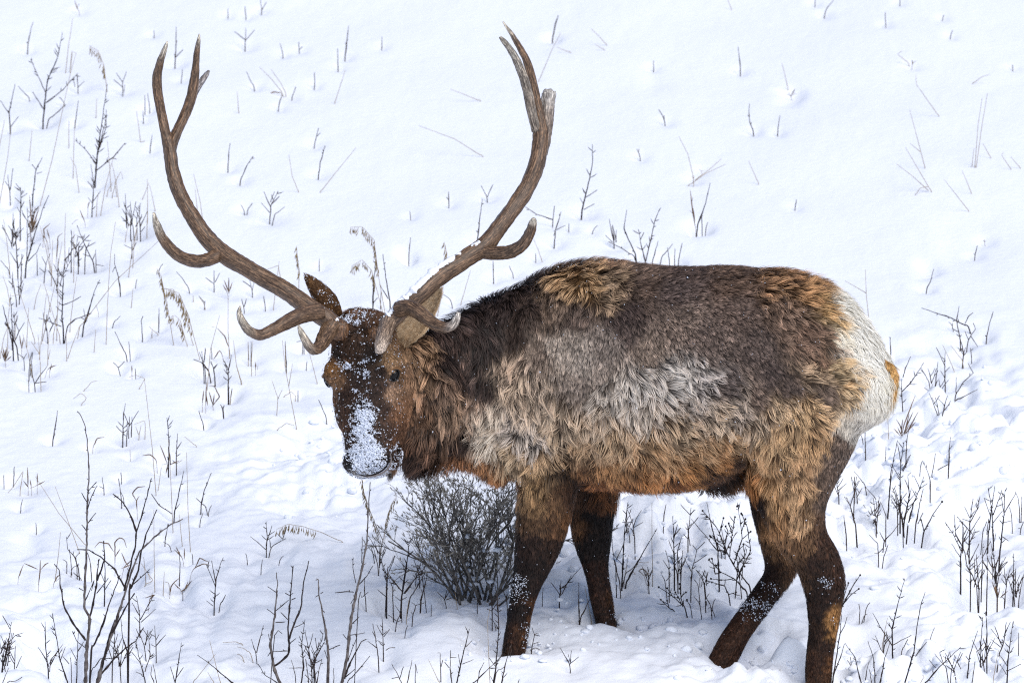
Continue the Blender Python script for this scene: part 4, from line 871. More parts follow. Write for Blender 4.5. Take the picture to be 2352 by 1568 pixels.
# ------------------------------------------------------------------ plants
# each line: kind crop | stem ; branch ; ...   (places measured in a crop of the view, first point of the first stem = foot in the snow)
CROPS = {'A': (0, 0, .3), 'B': (0, 376.3, .3), 'C': (0, 799.7, .3), 'D': (0, 1097.9, .3), 'E': (517.4, 1097.9, .3), 'F': (1881.6, 752.6, .3), 'G': (1834.6, 1097.9, .3),
         'H': (1176, 282.2, .3), 'L': (282.2, 0, .5402), 'R': (799.7, 0, .5402), 'I': (1081.9, 1003.8, .3599), 'N': (1364.2, 1129, .24), 'Q': (893.7, 1380, .2),
         'U': (1787.5, 0, .3), 'T': (1223, 0, .3), 'Z': (1881.6, 423.4, .27), 'K': (846.7, 1003.8, .2599), 'Y': (423.4, 517.4, .3)}
PLANTS = '''
t A | 330,925 350,720 365,610 440,450 478,250 ; 350,715 300,600 235,455 ; 350,790 480,690 588,570 ; 333,835 250,705 ; 372,918 505,800
t A | 212,385 222,290 240,210 256,170
s A | 310,1560 400,1220 490,790 540,560 582,410
s A | 502,563 525,350 558,140
s A | 538,530 550,390
t A | 597,683 592,560 ; 597,670 645,625 ; 575,665 560,590
t A | 730,1365 745,1200 770,1010 800,790 822,645 ; 735,1250 650,1140 575,1072 ; 740,1305 870,1200 958,1095 ; 765,1130 815,960 812,840 ; 755,1150 790,1000 818,880 ; 715,1390 695,1260
t A | 940,695 938,630 968,550 ; 940,670 870,610 ; 938,630 890,560 ; 950,705 955,650
t A | 1340,490 1348,330 1350,205 ; 1345,440 1402,380
t A | 1388,618 1397,530
t A | 1110,840 1108,728
t A | 1145,822 1130,715
t A | 1098,918 1095,850
s A | 1076,1090 1062,970 1045,850 ; 1076,1090 1110,1080
t A | 1150,1145 1165,1035
t A | 78,975 70,860 115,645 ; 70,870 0,770 ; 85,970 140,895
p A | 820,700 810,620 795,500 750,390 690,350
t A | 575,948 600,770
s A | 735,905 740,755
s A | 0,1540 60,1200 85,980
s A | -20,1200 10,1050 35,920
t A | 250,1520 275,1300 325,1205 ; 278,1300 245,1260 ; 280,1330 322,1318
s A | 605,1475 580,1280 540,1205
s A | 895,1510 880,1400 925,1315 940,1370 ; 860,1500 900,1350 ; 825,1465 860,1400
s A | 1130,1690 1130,1500 1128,1372
s A | 1090,1530 1140,1400
s A | 1188,1620 1165,1500 1145,1415
l A | 605,92 590,60 572,5 ; 590,60 608,30
t A | 222,752 140,660
t A | 490,790 455,745
t A | 75,1470 60,1340 ; 78,1455 100,1290 ; 76,1440 40,1390
t A | 1180,265 1178,235
s A | 535,560 555,400 585,410
t B | 705,350 715,210 725,120 ; 710,290 770,210 ; 705,300 675,260 ; 716,180 670,135
l B | 672,352 678,310 688,290
l B | 650,450 630,400 612,352 ; 555,455 600,425
t B | 155,460 160,300 155,180 ; 155,300 115,260 ; 158,200 120,150 ; 160,340 185,290 ; 158,380 130,330 ; 160,260 210,225
t B | 100,462 100,375
t B | 200,768 270,520 330,340 375,240 ; 205,760 210,560 205,440 ; 215,745 280,680 312,610
l B | 235,530 240,430 225,240 ; 240,525 260,400 270,330 ; 245,520 285,420 ; 238,525 300,330 ; 232,528 225,430 ; 242,525 270,440 ; 245,528 300,440
l B | 365,605 340,560 335,500 385,455 ; 380,580 360,500 ; 330,590 340,520
t B | 135,800 120,560 100,440 ; 128,760 75,675 ; 140,800 180,700 ; 122,560 180,490 ; 122,560 70,480
t B | 600,765 605,640 630,600 685,545 ; 595,765 600,610 ; 545,760 548,520 ; 715,760 640,600 590,470 ; 500,740 560,650 ; 650,750 660,640 730,600 ; 520,750 530,640 ; 490,740 540,690
t B | 735,775 732,655 ; 735,770 795,782
t B | 340,860 355,750 385,685 ; 340,830 300,795 ; 350,770 320,710
t B | 285,785 282,690
l B | 430,750 440,640 445,560 480,530
t B | 95,908 97,830
t B | 160,932 166,690
t B | 65,812 5,740
t B | 485,1290 475,1180 482,930 485,850 540,740 ; 482,1080 560,1050 620,1015 ; 475,1010 425,960 ; 470,1245 350,1195 295,1180 ; 515,1250 570,1190 700,1145 ; 485,860 450,830
t B | 640,1240 680,1130 720,980 765,885 ; 655,1190 640,1110 ; 660,1180 690,1080
s B | 520,1490 555,1380 610,1240
s B | 610,1250 880,900 1215,590
s B | 812,1385 822,1100 845,700 885,440
t B | 920,965 905,860 875,760 878,690 ; 880,790 860,830
t B | 1040,920 1050,885
t B | 1090,1320 1082,1200 1095,1165
t B | 1215,1250 1217,1105
t B | 870,1218 922,1162
s B | 1212,1312 1142,1245 ; 1163,1305 1165,1270
t B | 1010,690 1010,600 1005,580 ; 1012,650 950,620 ; 1015,660 1045,600
t B | 1000,495 1005,400 998,290 ; 985,480 960,330 ; 1005,470 1040,290 ; 1000,400 950,320 ; 970,490 960,230
t B | 1075,530 1065,400 1075,300 ; 1075,480 1130,360 ; 1070,430 1040,350 ; 1080,520 1110,480
s B | 1125,510 1130,300 1128,120
p B | 1330,1390 1275,1050 1230,850 1200,800
p B | 1530,1500 1440,1150 1370,990 1260,950
p B | 1435,1400 1380,1200 1340,1160 1310,1170
t B | 1445,955 1400,880 1350,825
t B | 1218,812 1248,765
t B | 965,1460 920,1370 880,1285
t B | 995,1455 985,1360
t B | 905,1560 865,1520 ; 905,1560 950,1515
s B | 370,1495 385,1420
s B | 300,1455 240,1360
s B | 303,1492 310,1360
l B | 40,1510 20,1400 ; 45,1510 90,1470 ; 35,1510 10,1430 ; 42,1510 50,1400 ; 38,1512 70,1430 ; 36,1510 40,1420
s B | 320,1352 335,1180 355,995 ; 325,1355 380,1100 430,880
t B | 100,1412 90,1180 80,1020 ; 130,1410 60,1240 20,1080 ; 100,1300 60,1230
s B | 265,1350 205,1150 155,1000 80,1015
l B | 165,1415 150,1310 ; 168,1412 180,1330
s B | 205,1360 220,1100
t B | 185,1525 180,1480 ; 182,1485 140,1455 ; 182,1490 205,1450
t B | 235,1560 250,1440
s B | 455,1315 420,1200 380,1060
l B | 752,1135 735,1085
s B | 1480,1055 1478,1005
s B | 1565,1080 1522,1010
t C | 265,280 245,200 245,120 ; 268,270 310,200 360,140 ; 270,265 355,255
t C | 222,200 230,100 245,30
t C | 220,278 218,248
l C | 380,185 395,120 ; 360,170 400,140 430,130
t C | 905,148 865,108 ; 905,148 955,100
l C | 1010,190 1008,130
t C | 1037,190 1036,157
s C | 620,440 660,380 620,345 560,385
s C | 640,330 700,260 745,248
s C | 1195,1130 1165,760 1130,450 1105,230 1040,205 990,220
s C | 1065,315 1110,230
t C | 405,705 425,590 440,475
t C | 940,695 945,500 960,420 ; 970,690 975,555 ; 985,690 990,520 ; 1005,680 1010,525 ; 985,600 1062,478 ; 962,670 890,595 ; 985,580 945,490
s C | 1110,680 1112,600 1105,555 1030,580 ; 1065,665 1080,590 ; 1060,660 1040,600
l C | 712,762 745,690 800,680
l C | 997,820 995,778
t C | 1290,890 1295,700 1278,530 ; 1305,890 1290,700 ; 1350,880 1355,740 1358,650 ; 1355,770 1390,715
l C | 1280,885 1250,800 1225,740 ; 1200,890 1190,850 1150,815 1090,820 ; 1290,880 1240,890 ; 1300,890 1370,860 ; 1285,890 1270,960 ; 1345,885 1395,855
t C | 1555,582 1523,478
s C | 1508,755 1413,675
s C | 1458,1555 1440,1250 1428,795
s C | 1395,1510 1372,1270
s C | 1325,1410 1305,950 1290,700
t C | 1540,1205 1560,1100 1618,952 ; 1575,1215 1500,1145 ; 1550,1190 1580,1215
t C | 1600,1245 1620,1200
t C | 1533,1325 1555,1255
t C | 105,1000 110,905
l C | 215,1070 210,910 ; 240,1070 230,1005 ; 285,1045 285,955 ; 275,1050 345,1015 ; 220,1068 180,1015 ; 230,1072 280,1050
t C | 30,1022 28,968
s C | 155,1085 177,940 100,1060 0,1175
t C | 160,1215 172,1155
t C | 278,1383 275,1333
t C | 930,1170 920,1090 908,995 ; 945,1145 920,1090
t C | 930,1000 925,950
t C | 795,1075 782,985 ; 790,1070 760,1055
l C | 1050,1250 1045,1165 1068,1130 ; 1042,1165 1015,1110 1050,1065 1110,1055
t C | 1335,1265 1370,1110 1408,938 ; 1345,1230 1375,1190 ; 1315,1265 1220,1200 1160,1115
s C | 1210,1090 1235,910
s C | 665,1520 450,1260 270,980
s C | 610,1568 520,1320 422,1055
t C | 1645,225 1630,140 1605,100 ; 1635,150 1665,120
t C | 1750,315 1748,160 1705,80 ; 1750,160 1770,70 ; 1750,250 1710,220 ; 1750,240 1775,210
t C | 1570,170 1550,90 1545,20 ; 1600,180 1555,115 1480,85 ; 1560,100 1575,10
s C | 1850,265 1810,130 1795,0
l C | 1575,440 1580,270 ; 1550,425 1560,320 ; 1630,440 1600,330 ; 1630,445 1640,350 ; 1625,445 1680,370 1640,290 1600,285 ; 1590,440 1575,340
s C | 1765,380 1775,310
t C | 1705,480 1690,430 ; 1705,470 1718,440
g D | 655,1580 660,1350 680,1150 685,1060 645,990 650,800 665,500 668,200 680,0 677,-160 667,-290 650,-410 610,-490 590,-512 ; 685,1060 715,960 740,800 755,620 ; 655,1240 560,1110 490,980 460,800 455,700 415,655 ; 665,410 625,355 ; 668,350 735,265 ; 668,185 625,110 ; 670,240 700,140 745,55 ; 668,105 738,30 ; 650,940 720,780 700,860 ; 745,780 800,620 795,480 ; 740,880 830,760 ; 640,860 605,840 ; 660,1300 590,1250 555,1170
g D | 745,1580 780,1420 870,1150 950,900 1010,700 1070,560 1180,450 1300,360 1400,310 ; 950,860 1040,500 1045,410 1090,270 1160,0 ; 1045,410 1000,280 940,180 865,120 ; 990,870 1060,700 1075,590 1120,430 1200,240 ; 700,1310 770,1170 830,980 920,740 ; 1000,830 1145,695 ; 740,1540 900,1350 1040,1240 1100,1140 ; 860,1180 1000,920 1030,880 ; 900,1050 920,1000 950,980 ; 960,840 880,700 770,600 680,550 590,545 ; 780,1450 840,1200 880,1080 ; 700,1475 770,1380 900,1370
t D | 370,1490 350,1280 345,1095 ; 380,1480 390,1390 480,1270 ; 365,1400 290,1290 ; 385,1430 440,1330 ; 375,1440 330,1350
t D | 520,1570 460,1390 425,1180 403,1030 ; 460,1400 500,1290 ; 545,1440 540,1370 ; 530,1420 480,1360
t D | 1070,1145 1070,1050 1045,900 ; 1075,1080 1130,980 1180,890 ; 1068,1050 1010,950 ; 1080,1100 1190,1000 ; 1065,1100 1030,1060
l D | 1140,965 1150,920 1185,890 1110,915
t D | 1640,975 1650,830 1580,660 ; 1650,830 1655,770 1690,650 1710,605 ; 1650,790 1620,630 ; 1685,970 1728,890 ; 1630,975 1580,935
l D | 1465,725 1500,680 1560,655 1610,665 ; 1490,690 1530,610 1600,640
t D | 1195,1305 1190,1200 1185,1125 ; 1195,1280 1270,1195 ; 1195,1290 1155,1270 ; 1190,1210 1150,1190 ; 1192,1240 1220,1190
t D | 1340,1570 1375,1350 1388,1255 ; 1345,1530 1405,1445 ; 1340,1560 1305,1440
t D | 1795,1580 1645,1450 1580,1400 1510,1350
s D | 1690,1575 1640,1380 1605,1240 ; 1480,1560 1650,1345 ; 1640,1570 1590,1480
t D | 20,1450 60,1290 88,1100 ; 30,1400 60,1260 120,1200 180,1180 ; 10,1560 20,1380 50,1220 ; 50,1310 5,1200 ; 75,1150 20,1050
t D | 110,1450 120,1280 ; 125,1450 165,1360 ; 115,1400 80,1330 ; 112,1420 50,1320
t D | 60,1560 120,1550 170,1520 ; 20,1568 65,1450
t D | 600,690 570,600 520,545 510,450 ; 590,715 580,600 610,570 ; 510,775 510,640 480,620 ; 545,735 560,680 610,660 ; 540,600 530,560
l D | 140,770 160,710 180,660 ; 185,650 290,695
l D | 295,822 305,720 310,625 ; 312,700 345,660 375,645
l D | 410,812 440,750 470,735 ; 425,790 460,760
s D | 425,760 450,560 463,410
l D | 880,660 880,490 915,455 950,470 970,530 ; 870,560 830,500 760,490 725,530 ; 882,600 920,540 ; 990,690 960,640 930,570 ; 950,680 1010,620 ; 1000,660 930,690
t D | 1375,750 1378,650 1375,560
l D | 1300,895 1310,830 1340,790 1380,760 ; 1390,865 1330,800 ; 1400,865 1470,780 ; 1410,860 1440,790 ; 1380,870 1420,840 1490,790
s D | 1250,858 1258,715 ; 1300,860 1290,800 1260,790
s D | 1185,850 1180,600 1178,240
t D | 1400,920 1398,860
t D | 1110,1545 1060,1350 1040,1230 ; 1110,1480 1150,1350 1140,1220 ; 1080,1420 1010,1330 ; 1090,1500 1040,1480
t D | 1200,1575 1185,1480 1170,1415
t D | 860,1440 875,1280 880,1150 ; 865,1390 935,1220 ; 870,1300 900,1190 ; 860,1400 820,1250
t D | 975,1400 975,1330 940,1220 925,1075 ; 975,1360 1020,1290
t D | 585,1580 590,1400 600,1180 ; 590,1400 540,1300 ; 592,1330 640,1250
t D | 800,920 805,760 800,550 ; 805,850 850,780 ; 803,800 770,720
s D | 1110,820 1170,780 1080,650 ; 1180,850 1130,720 ; 1115,770 1100,600
l D | 1400,625 1380,590 1345,520 ; 1410,620 1412,535 ; 1390,600 1335,545
t D | 1300,520 1270,500 1250,485
t D | 1475,610 1470,575
t D | 1265,470 1285,350
t D | 700,740 690,640 670,570 ; 620,770 560,720
t D | 1180,1568 1155,1500 1160,1440
g E | 425,1580 370,1440 345,1280 380,1050 400,800 392,720 ; 375,1435 440,1390 485,1340 490,1270 480,1180 495,950 520,670 ; 490,1230 520,1130 580,990 600,800 638,632 ; 390,1010 485,930 ; 380,1045 320,1000 ; 395,875 325,828 ; 385,1100 460,1097 ; 378,1200 435,1187 ; 478,1080 425,1025 ; 530,1140 600,1108 ; 500,900 460,878 ; 505,930 538,915 ; 480,1320 360,1325 ; 410,1570 300,1500 250,1420 ; 350,1270 330,1190 ; 345,1330 325,1360 ; 495,1260 540,1225
g E | 785,1580 790,1350 770,1170 740,1000 715,870 712,775 692,778 ; 720,890 690,908 ; 745,1010 762,1025 ; 730,880 750,870 ; 770,1180 760,1240 ; 795,1310 880,1275 ; 790,1400 760,1315
g E | 890,1580 930,1380 960,1100 1000,880 1050,680 1085,480 1095,250 1110,30 ; 985,870 930,865 840,875 ; 1010,830 1090,740 1130,670 ; 1000,800 985,720 975,650 980,605 ; 1020,930 1095,870 ; 960,1120 1025,1060 ; 930,1230 900,1190 ; 900,1540 950,1430 1040,1250 1080,1230 ; 940,1550 1040,1440 1108,1358 ; 900,1540 990,1460 ; 940,1400 1010,1200 ; 1045,650 1048,445 ; 970,1060 1000,900 960,960 ; 955,1200 1070,1180
t E | 580,1580 600,1440 585,1270 610,1080 ; 590,1300 560,1270 ; 600,1450 490,1450 ; 590,1350 620,1290
t E | 680,1580 680,1350 740,1240 750,1180 ; 682,1400 720,1320 ; 680,1450 660,1380 ; 700,1300 690,1220
t E | 700,1580 720,1460 740,1380
t E | 830,1580 832,1520 830,1450
t E | 640,1312 625,1240 610,1160 ; 640,1300 672,1185 ; 640,1300 560,1250
t E | 535,1502 520,1440 505,1390
t E | 640,1580 630,1480 615,1380 ; 660,1560 610,1500
t E | 235,1342 200,1230 ; 240,1335 260,1250 293,1125
s E | 195,1343 140,1300 90,1288
s E | 130,1365 90,1345
s E | 135,1275 80,1250 -20,1255
t E | 315,545 320,440 313,330 ; 320,480 358,360 ; 310,545 250,490 192,445 ; 345,548 370,510 465,460 ; 345,530 340,470 ; 322,440 380,405 ; 440,465 470,370 ; 440,465 395,420
t E | 275,690 285,622
t E | 165,605 155,575
t E | 418,628 445,595
p E | 900,490 740,415 600,370 480,350 395,388
s E | 740,415 700,440 710,475 740,480
p E | 1180,655 1205,470 1150,350 1110,250 1060,100 1045,0
p E | 1215,470 1230,330 1270,200 1310,140
t E | 1185,600 1190,540 1205,480 ; 1190,590 1100,450 ; 1130,575 1090,515 ; 1195,590 1225,560 ; 1170,580 1140,480
t E | 1235,940 1240,750 1185,600 ; 1240,750 1300,592 ; 1225,900 1165,850 ; 1240,800 1215,740
t E | 1285,970 1280,830 1250,760
t E | 1350,920 1380,740 1405,540 1397,480 ; 1350,860 1200,690 ; 1375,880 1500,700 ; 1380,690 1355,655
t E | 1415,915 1470,830 1530,720 ; 1500,700 1420,660
t E | 1500,945 1530,790 1520,740
t E | 1350,1000 1345,930 ; 1348,940 1300,905 ; 1350,930 1390,910
t E | 1435,1060 1460,970 1530,950 ; 1460,975 1430,950 ; 1440,1045 1420,1020
t E | 1680,930 1625,870 ; 1680,930 1700,840 ; 1685,920 1720,860 ; 1690,930 1730,915
t E | 1310,1110 1340,1030 1300,970 ; 1310,1090 1250,1045 ; 1310,1100 1348,1085
t E | 1210,1315 1205,1180 1200,1065 ; 1210,1210 1160,1120 ; 1215,1210 1258,1155 ; 1205,1260 1165,1240 ; 1230,1315 1260,1295 1300,1295
t E | 1172,1380 1150,1220 1130,1112 ; 1165,1300 1090,1245 ; 1155,1230 1125,1170
t E | 1380,1172 1398,1125
t E | 1577,1005 1577,968
s E | 1775,985 1758,860 1775,825
t E | 1735,1580 1722,1450 1725,1315 ; 1725,1370 1770,1370 ; 1715,1450 1680,1405
t E | 1770,1580 1800,1430 1840,1270 1868,1150 ; 1815,1420 1900,1385 ; 1800,1430 1785,1345 ; 1840,1290 1890,1240
t E | 1650,1490 1645,1335 1625,1335 ; 1652,1440 1665,1390
s E | 1645,1580 1600,1480 1555,1385
t E | 1455,1580 1455,1500 1455,1420 ; 1470,1490 1460,1430
t E | 1390,1580 1410,1480 1430,1390
t E | 1355,1580 1320,1500 1275,1420 ; 1335,1530 1365,1440 ; 1325,1520 1275,1530
t E | 1075,935 1065,850 1065,760
s E | 1390,1035 1405,930
t Q | 1200,960 1225,750 1245,500 1260,300 1250,0 1235,-90 ; 1240,680 1285,630 1305,575 ; 1225,750 1150,650 ; 950,960 1110,800 1225,695 ; 1195,920 1165,860 ; 1250,500 1225,440
t Q | 1290,960 1330,750 1370,600 1395,510 ; 1230,820 1335,745 ; 1300,880 1295,820 ; 1390,640 1410,540
s Q | 1160,960 1145,650 1130,230 1160,80
t Q | 1010,950 1040,800 1090,700
t Q | 2075,740 2050,680 1960,530 ; 2080,720 2085,660 2095,565 ; 2085,710 2180,635 ; 2080,690 2055,605
t Q | 1635,575 1650,490 1670,385 1640,300 ; 1670,385 1735,400 ; 1650,490 1725,465 ; 1640,550 1680,535 1730,555 ; 1672,380 1705,365
t Q | 1185,140 1180,0 1165,-80 ; 1185,100 1235,30 ; 1180,30 1100,0 ; 1185,110 1125,90
t Q | 1210,250 1180,220 1160,195
t Q | 1480,950 1490,920 1495,895
t I | 565,1035 575,960 600,945 700,830 ; 565,1000 510,925 ; 580,1000 640,880 ; 570,980 575,915
t I | 690,1142 688,1030 688,925
t I | 700,1150 735,1080 770,1000
s I | 768,1170 745,1050 725,945
t I | 238,1100 225,1040 205,975 ; 225,1045 232,1005
t I | 455,1040 460,960
t N | 268,870 285,500 305,250 325,100 ; 285,500 215,650 ; 290,420 330,290 ; 275,700 190,600
t N | 210,745 180,560 175,450 ; 245,860 220,770 200,650
t N | 310,868 400,700 480,560 605,350 ; 300,790 420,680
s N | 290,855 310,720 330,600
t N | 390,455 370,300 320,170 ; 380,330 400,260 455,175 ; 380,340 470,290 ; 365,290 270,290
s N | 562,740 555,500 555,100
l N | 480,800 430,760 470,735 530,800 ; 490,810 540,770 ; 485,800 450,790 ; 495,805 470,760
s N | 420,680 525,675 ; 430,820 370,760
t N | 770,755 765,480 755,230 ; 765,590 715,460 ; 770,420 830,345 ; 768,530 830,480 ; 765,640 710,610 ; 766,450 800,310
t N | 805,780 800,560 845,420 ; 800,680 845,620
t N | 835,775 850,560
t N | 720,870 720,690 685,560 ; 718,740 660,650
t N | 900,515 905,350 930,150 ; 915,215 830,120 ; 925,210 970,170 ; 905,360 1000,240 ; 920,515 890,300
t N | 930,865 940,740 985,560 ; 985,560 945,510 ; 985,550 1060,480 ; 960,680 1080,600 ; 930,760 860,620
t N | 680,860 640,770 ; 690,850 745,790
t N | 1000,915 985,870 960,840 ; 1015,915 1015,820 ; 1030,905 1035,860
t N | 1065,1000 1055,900 1040,820 990,755
t N | 1195,765 1185,540 1130,350 1080,100 ; 1180,560 1050,400 930,260
b N | 1490,905 1330,690 1250,530 1180,350 1040,180 ; 1340,690 1420,450 1400,300 1380,130 ; 1400,770 1500,560 1470,340 1420,220 ; 1300,620 1320,420 1350,240 ; 1250,540 1170,480 1110,420 ; 1200,400 1240,250 ; 1420,450 1500,380 ; 1330,420 1290,300 ; 1380,700 1440,600 1430,500 ; 1290,600 1200,560 ; 1410,400 1450,260 ; 1250,500 1280,380 1260,330
b N | 1460,955 1340,830 1220,770 1100,650 ; 1290,985 1250,900 1140,865 1080,850 ; 1340,830 1250,840 1120,830 ; 1290,980 1360,960 ; 1220,770 1160,780 1130,640
b N | 870,1105 760,1000 620,910 ; 850,1100 830,980 820,880 ; 770,1140 700,1090 640,1030 ; 760,1010 700,920 ; 840,1080 780,960 ; 835,1000 880,960 ; 720,1110 700,1040 ; 925,1100 890,1030
t N | 1015,1090 990,1040 955,1000 ; 1000,1050 1025,1040
t N | 1125,1140 1110,1080 1080,1010 1105,970 ; 1128,1110 1090,1120
t N | 1140,1070 1165,1020
t N | 665,340 672,230 690,120
t F | 640,640 632,480 630,390 ; 632,490 700,420 800,268 ; 640,380 660,310 700,220 ; 632,470 605,450
t F | 880,500 895,380 910,260 ; 885,470 905,400
t F | 855,525 850,490 870,430 ; 850,490 800,455
t F | 965,460 960,300 965,190 ; 962,340 1000,300 ; 960,380 930,330 ; 920,470 960,400 ; 940,465 990,400 ; 925,450 915,390 ; 965,300 940,240 895,150
t F | 1100,245 1105,200 1095,140 1082,100 1060,0 ; 1100,200 1060,150 ; 1102,210 1120,150 ; 1098,160 1070,180
s F | 1050,370 1000,250 945,130
s F | 1095,250 1050,190 1005,130
t F | 1045,515 1100,420 1180,345 ; 1047,500 1050,380 ; 1180,345 1140,270
t F | 1040,560 1120,520 1215,470
l F | 640,832 620,750 590,700 ; 630,830 650,740 735,520 ; 645,825 690,740 ; 640,820 720,640 ; 625,830 640,700 ; 650,820 740,720 ; 635,835 600,760 ; 648,825 690,660 ; 655,830 760,640 ; 620,825 570,770
t F | 355,958 352,850 348,730
t F | 333,862 305,780
t F | 665,990 670,860 685,785
t F | 505,1068 508,980 512,910
s F | 532,840 525,690
t F | 990,1088 995,940 1005,835 ; 995,930 1020,900 ; 985,1045 870,1110
t F | 850,1260 850,1160 800,1025 ; 862,1140 875,1050 890,960
t F | 775,1068 792,1015
t F | 820,922 855,890
t F | 620,1425 620,1150 625,1030 650,870 ; 625,1030 600,890 ; 620,1150 550,1040 ; 635,1090 690,980 ; 640,1100 700,970
t F | 525,1455 550,1100 600,860 ; 545,1200 565,1080
t F | 680,1508 720,1350 770,1230 800,1140 ; 770,1230 830,1190 ; 770,1230 725,1130 ; 745,1300 715,1240
t F | 740,1500 770,1350 797,1230 ; 755,1500 795,1415
t F | 655,1445 690,1290 680,1130 705,1105 ; 690,1250 655,1160
t F | 510,1525 510,1440 475,1340
t F | 440,1512 450,1400 460,1295 ; 440,1490 365,1430 ; 438,1490 400,1405
t F | 350,1205 310,1150 265,1095
t F | 600,1440 590,1300 560,1220 ; 605,1430 630,1280 ; 598,1400 640,1340 ; 590,1380 550,1310
t F | 460,1352 420,1290 350,1210
t F | 150,1300 130,1150 130,1050 ; 140,1250 210,1190 ; 135,1180 170,1130 ; 145,1280 100,1170 ; 140,1220 185,1150
t F | 265,1392 270,1270 270,1150 ; 268,1260 285,1140 ; 267,1250 245,1140
t F | 280,1518 230,1350 190,1290
t F | 205,1565 190,1440
b F | 800,1565 870,1430 940,1330 ; 800,1550 780,1470
t F | 875,1398 930,1290
t F | 640,1535 620,1400 610,1340
t Z | 1270,1212 1110,1130 1000,1095 870,1050 ; 1240,1185 1270,1120 1310,1090 ; 1005,1100 1000,1115
t Z | 1425,1298 1445,1200 1480,1080
t Z | 1200,1335 1170,1150 1190,1035
t Z | 1265,1340 1300,1270 1330,1230 1310,1180 ; 1290,1290 1350,1380 1380,1400 ; 1270,1320 1240,1250
t Z | 915,892 945,830 975,720
t Z | 1325,608 1345,520 ; 1328,605 1315,585
l Z | 1405,490 1395,478 ; 1405,490 1420,485 ; 1405,490 1408,470
s Z | 430,1225 400,930 393,725 ; 400,925 220,820
t Z | 608,1458 605,1300 ; 606,1310 595,1298
t Z | 1132,1205 1100,1170 ; 1132,1205 1136,1180
t Z | 1295,1455 1285,1390 ; 1290,1410 1310,1400
t G | 1305,545 1310,320 1330,180 ; 1310,330 1250,310 ; 1310,340 1370,230 1388,140 ; 1305,400 1215,295 ; 1310,420 1390,290 ; 1308,300 1270,220 ; 1320,250 1335,155
t G | 1450,445 1470,280 1500,60 ; 1490,470 1480,250 1450,70 ; 1440,430 1455,310 ; 1490,280 1555,90 ; 1470,300 1420,150 ; 1500,480 1510,420 ; 1480,350 1560,250 ; 1410,410 1440,330
t G | 1540,560 1570,300 1580,85 ; 1578,260 1665,110 ; 1575,280 1550,140 ; 1565,340 1625,325 ; 1550,440 1610,480
t G | 1240,752 1240,600 1250,520 1200,430 1190,275 ; 1245,560 1180,420 1120,335 ; 1240,610 1170,500 ; 1250,520 1290,420 ; 1250,500 1320,420
t G | 1315,845 1310,640 1290,560 ; 1310,640 1380,500 ; 1312,700 1360,660 ; 1315,800 1280,770
t G | 1380,888 1370,720 1360,580
t G | 1400,795 1405,650 1412,500 ; 1408,600 1470,480
t G | 1440,888 1445,600 ; 1442,700 1400,600
t G | 1520,905 1500,650 1470,480 ; 1505,700 1540,560 ; 1510,800 1480,650 ; 1515,850 1550,650
t G | 1575,978 1590,800 1620,690 ; 1590,830 1570,670 ; 1600,760 1650,700 ; 1580,930 1550,900
t G | 1640,942 1645,760 1645,575
t G | 1685,938 1700,840 1720,750 ; 1690,880 1670,820
l G | 1520,915 1500,850 1480,790 ; 1525,912 1540,830 ; 1515,910 1500,800 ; 1540,915 1600,860 ; 1530,910 1510,830 ; 1550,915 1570,860
t G | 1700,390 1720,330 1690,340 ; 1700,385 1680,380
t G | 1705,245 1708,140
t G | 1690,240 1680,150 1655,100
t G | 1630,290 1615,220
t G | 610,588 605,500 540,432 ; 612,570 645,535 ; 608,575 580,572
t G | 650,605 685,505
t G | 650,510 660,470 720,410 775,340 ; 655,475 620,410
t G | 720,1392 715,1150 775,900 812,765 ; 715,1280 620,1130 567,1030 ; 720,1275 820,1220 862,1200 ; 715,1160 690,1100
t G | 790,1318 835,1230
s G | 640,1282 660,1160 680,1065
t G | 810,1580 880,1330 910,1100 940,950 968,870
t G | 885,1370 950,1330 1010,1290 ; 888,1370 930,1310 980,1250 ; 900,1365 975,1370
t G | 990,1278 1020,1190 1040,1140
t G | 620,1580 660,1370 700,1250
t G | 480,1580 430,1370 355,1260
t G | 585,1580 575,1380 530,1245
t G | 505,1580 520,1470 540,1400 ; 560,1580 540,1460
t G | 405,1482 395,1365
t G | 255,1580 290,1350 315,1200 330,1040 ; 275,1480 320,1370 350,1265 ; 310,1200 350,1130 370,1060
b G | 315,1015 370,900 430,800 470,740 ; 340,960 400,890 460,845 ; 330,970 380,800
t G | 365,458 355,380 345,290
t G | 435,368 400,220 360,140 ; 395,210 440,60
t G | 960,1580 1080,1440 1240,1290 ; 1130,1455 1040,1340 ; 1110,1420 1080,1330 1120,1310 ; 1050,1450 1000,1390
t G | 1280,1512 1200,1480 1130,1430 ; 1265,1510 1190,1350
t G | 1285,1580 1310,1350 1370,1165 ; 1310,1400 1280,1360
t G | 1325,1580 1350,1400
t G | 1390,1495 1390,1320 1410,1060 ; 1395,1430 1360,1320 ; 1400,1420 1450,1350 ; 1395,1450 1420,1400
t G | 1440,1362 1440,1100 1430,1020
t G | 1595,1552 1600,1400 1620,1250 1640,1100 ; 1600,1470 1700,1420 ; 1600,1440 1530,1340 ; 1620,1330 1645,1290 ; 1590,1500 1540,1420
t G | 1535,1345 1570,1250 1590,1100 ; 1550,1270 1500,1130 ; 1555,1260 1470,1150 ; 1545,1290 1470,1230 ; 1575,1200 1620,1100
s G | 1490,1535 1510,1420 1530,1310
t G | 1683,1288 1683,1180
t G | 465,1055 470,1010 460,960 ; 500,1055 525,1040 ; 515,1000 545,950
t G | 400,1440 370,1390
s G | 930,1570 960,1520 940,1500
t H | 535,680 590,440 617,300 615,165 ; 565,570 652,515 ; 545,620 520,575 ; 550,665 630,620
t H | 312,765 320,700 325,635 ; 310,740 190,700 100,642
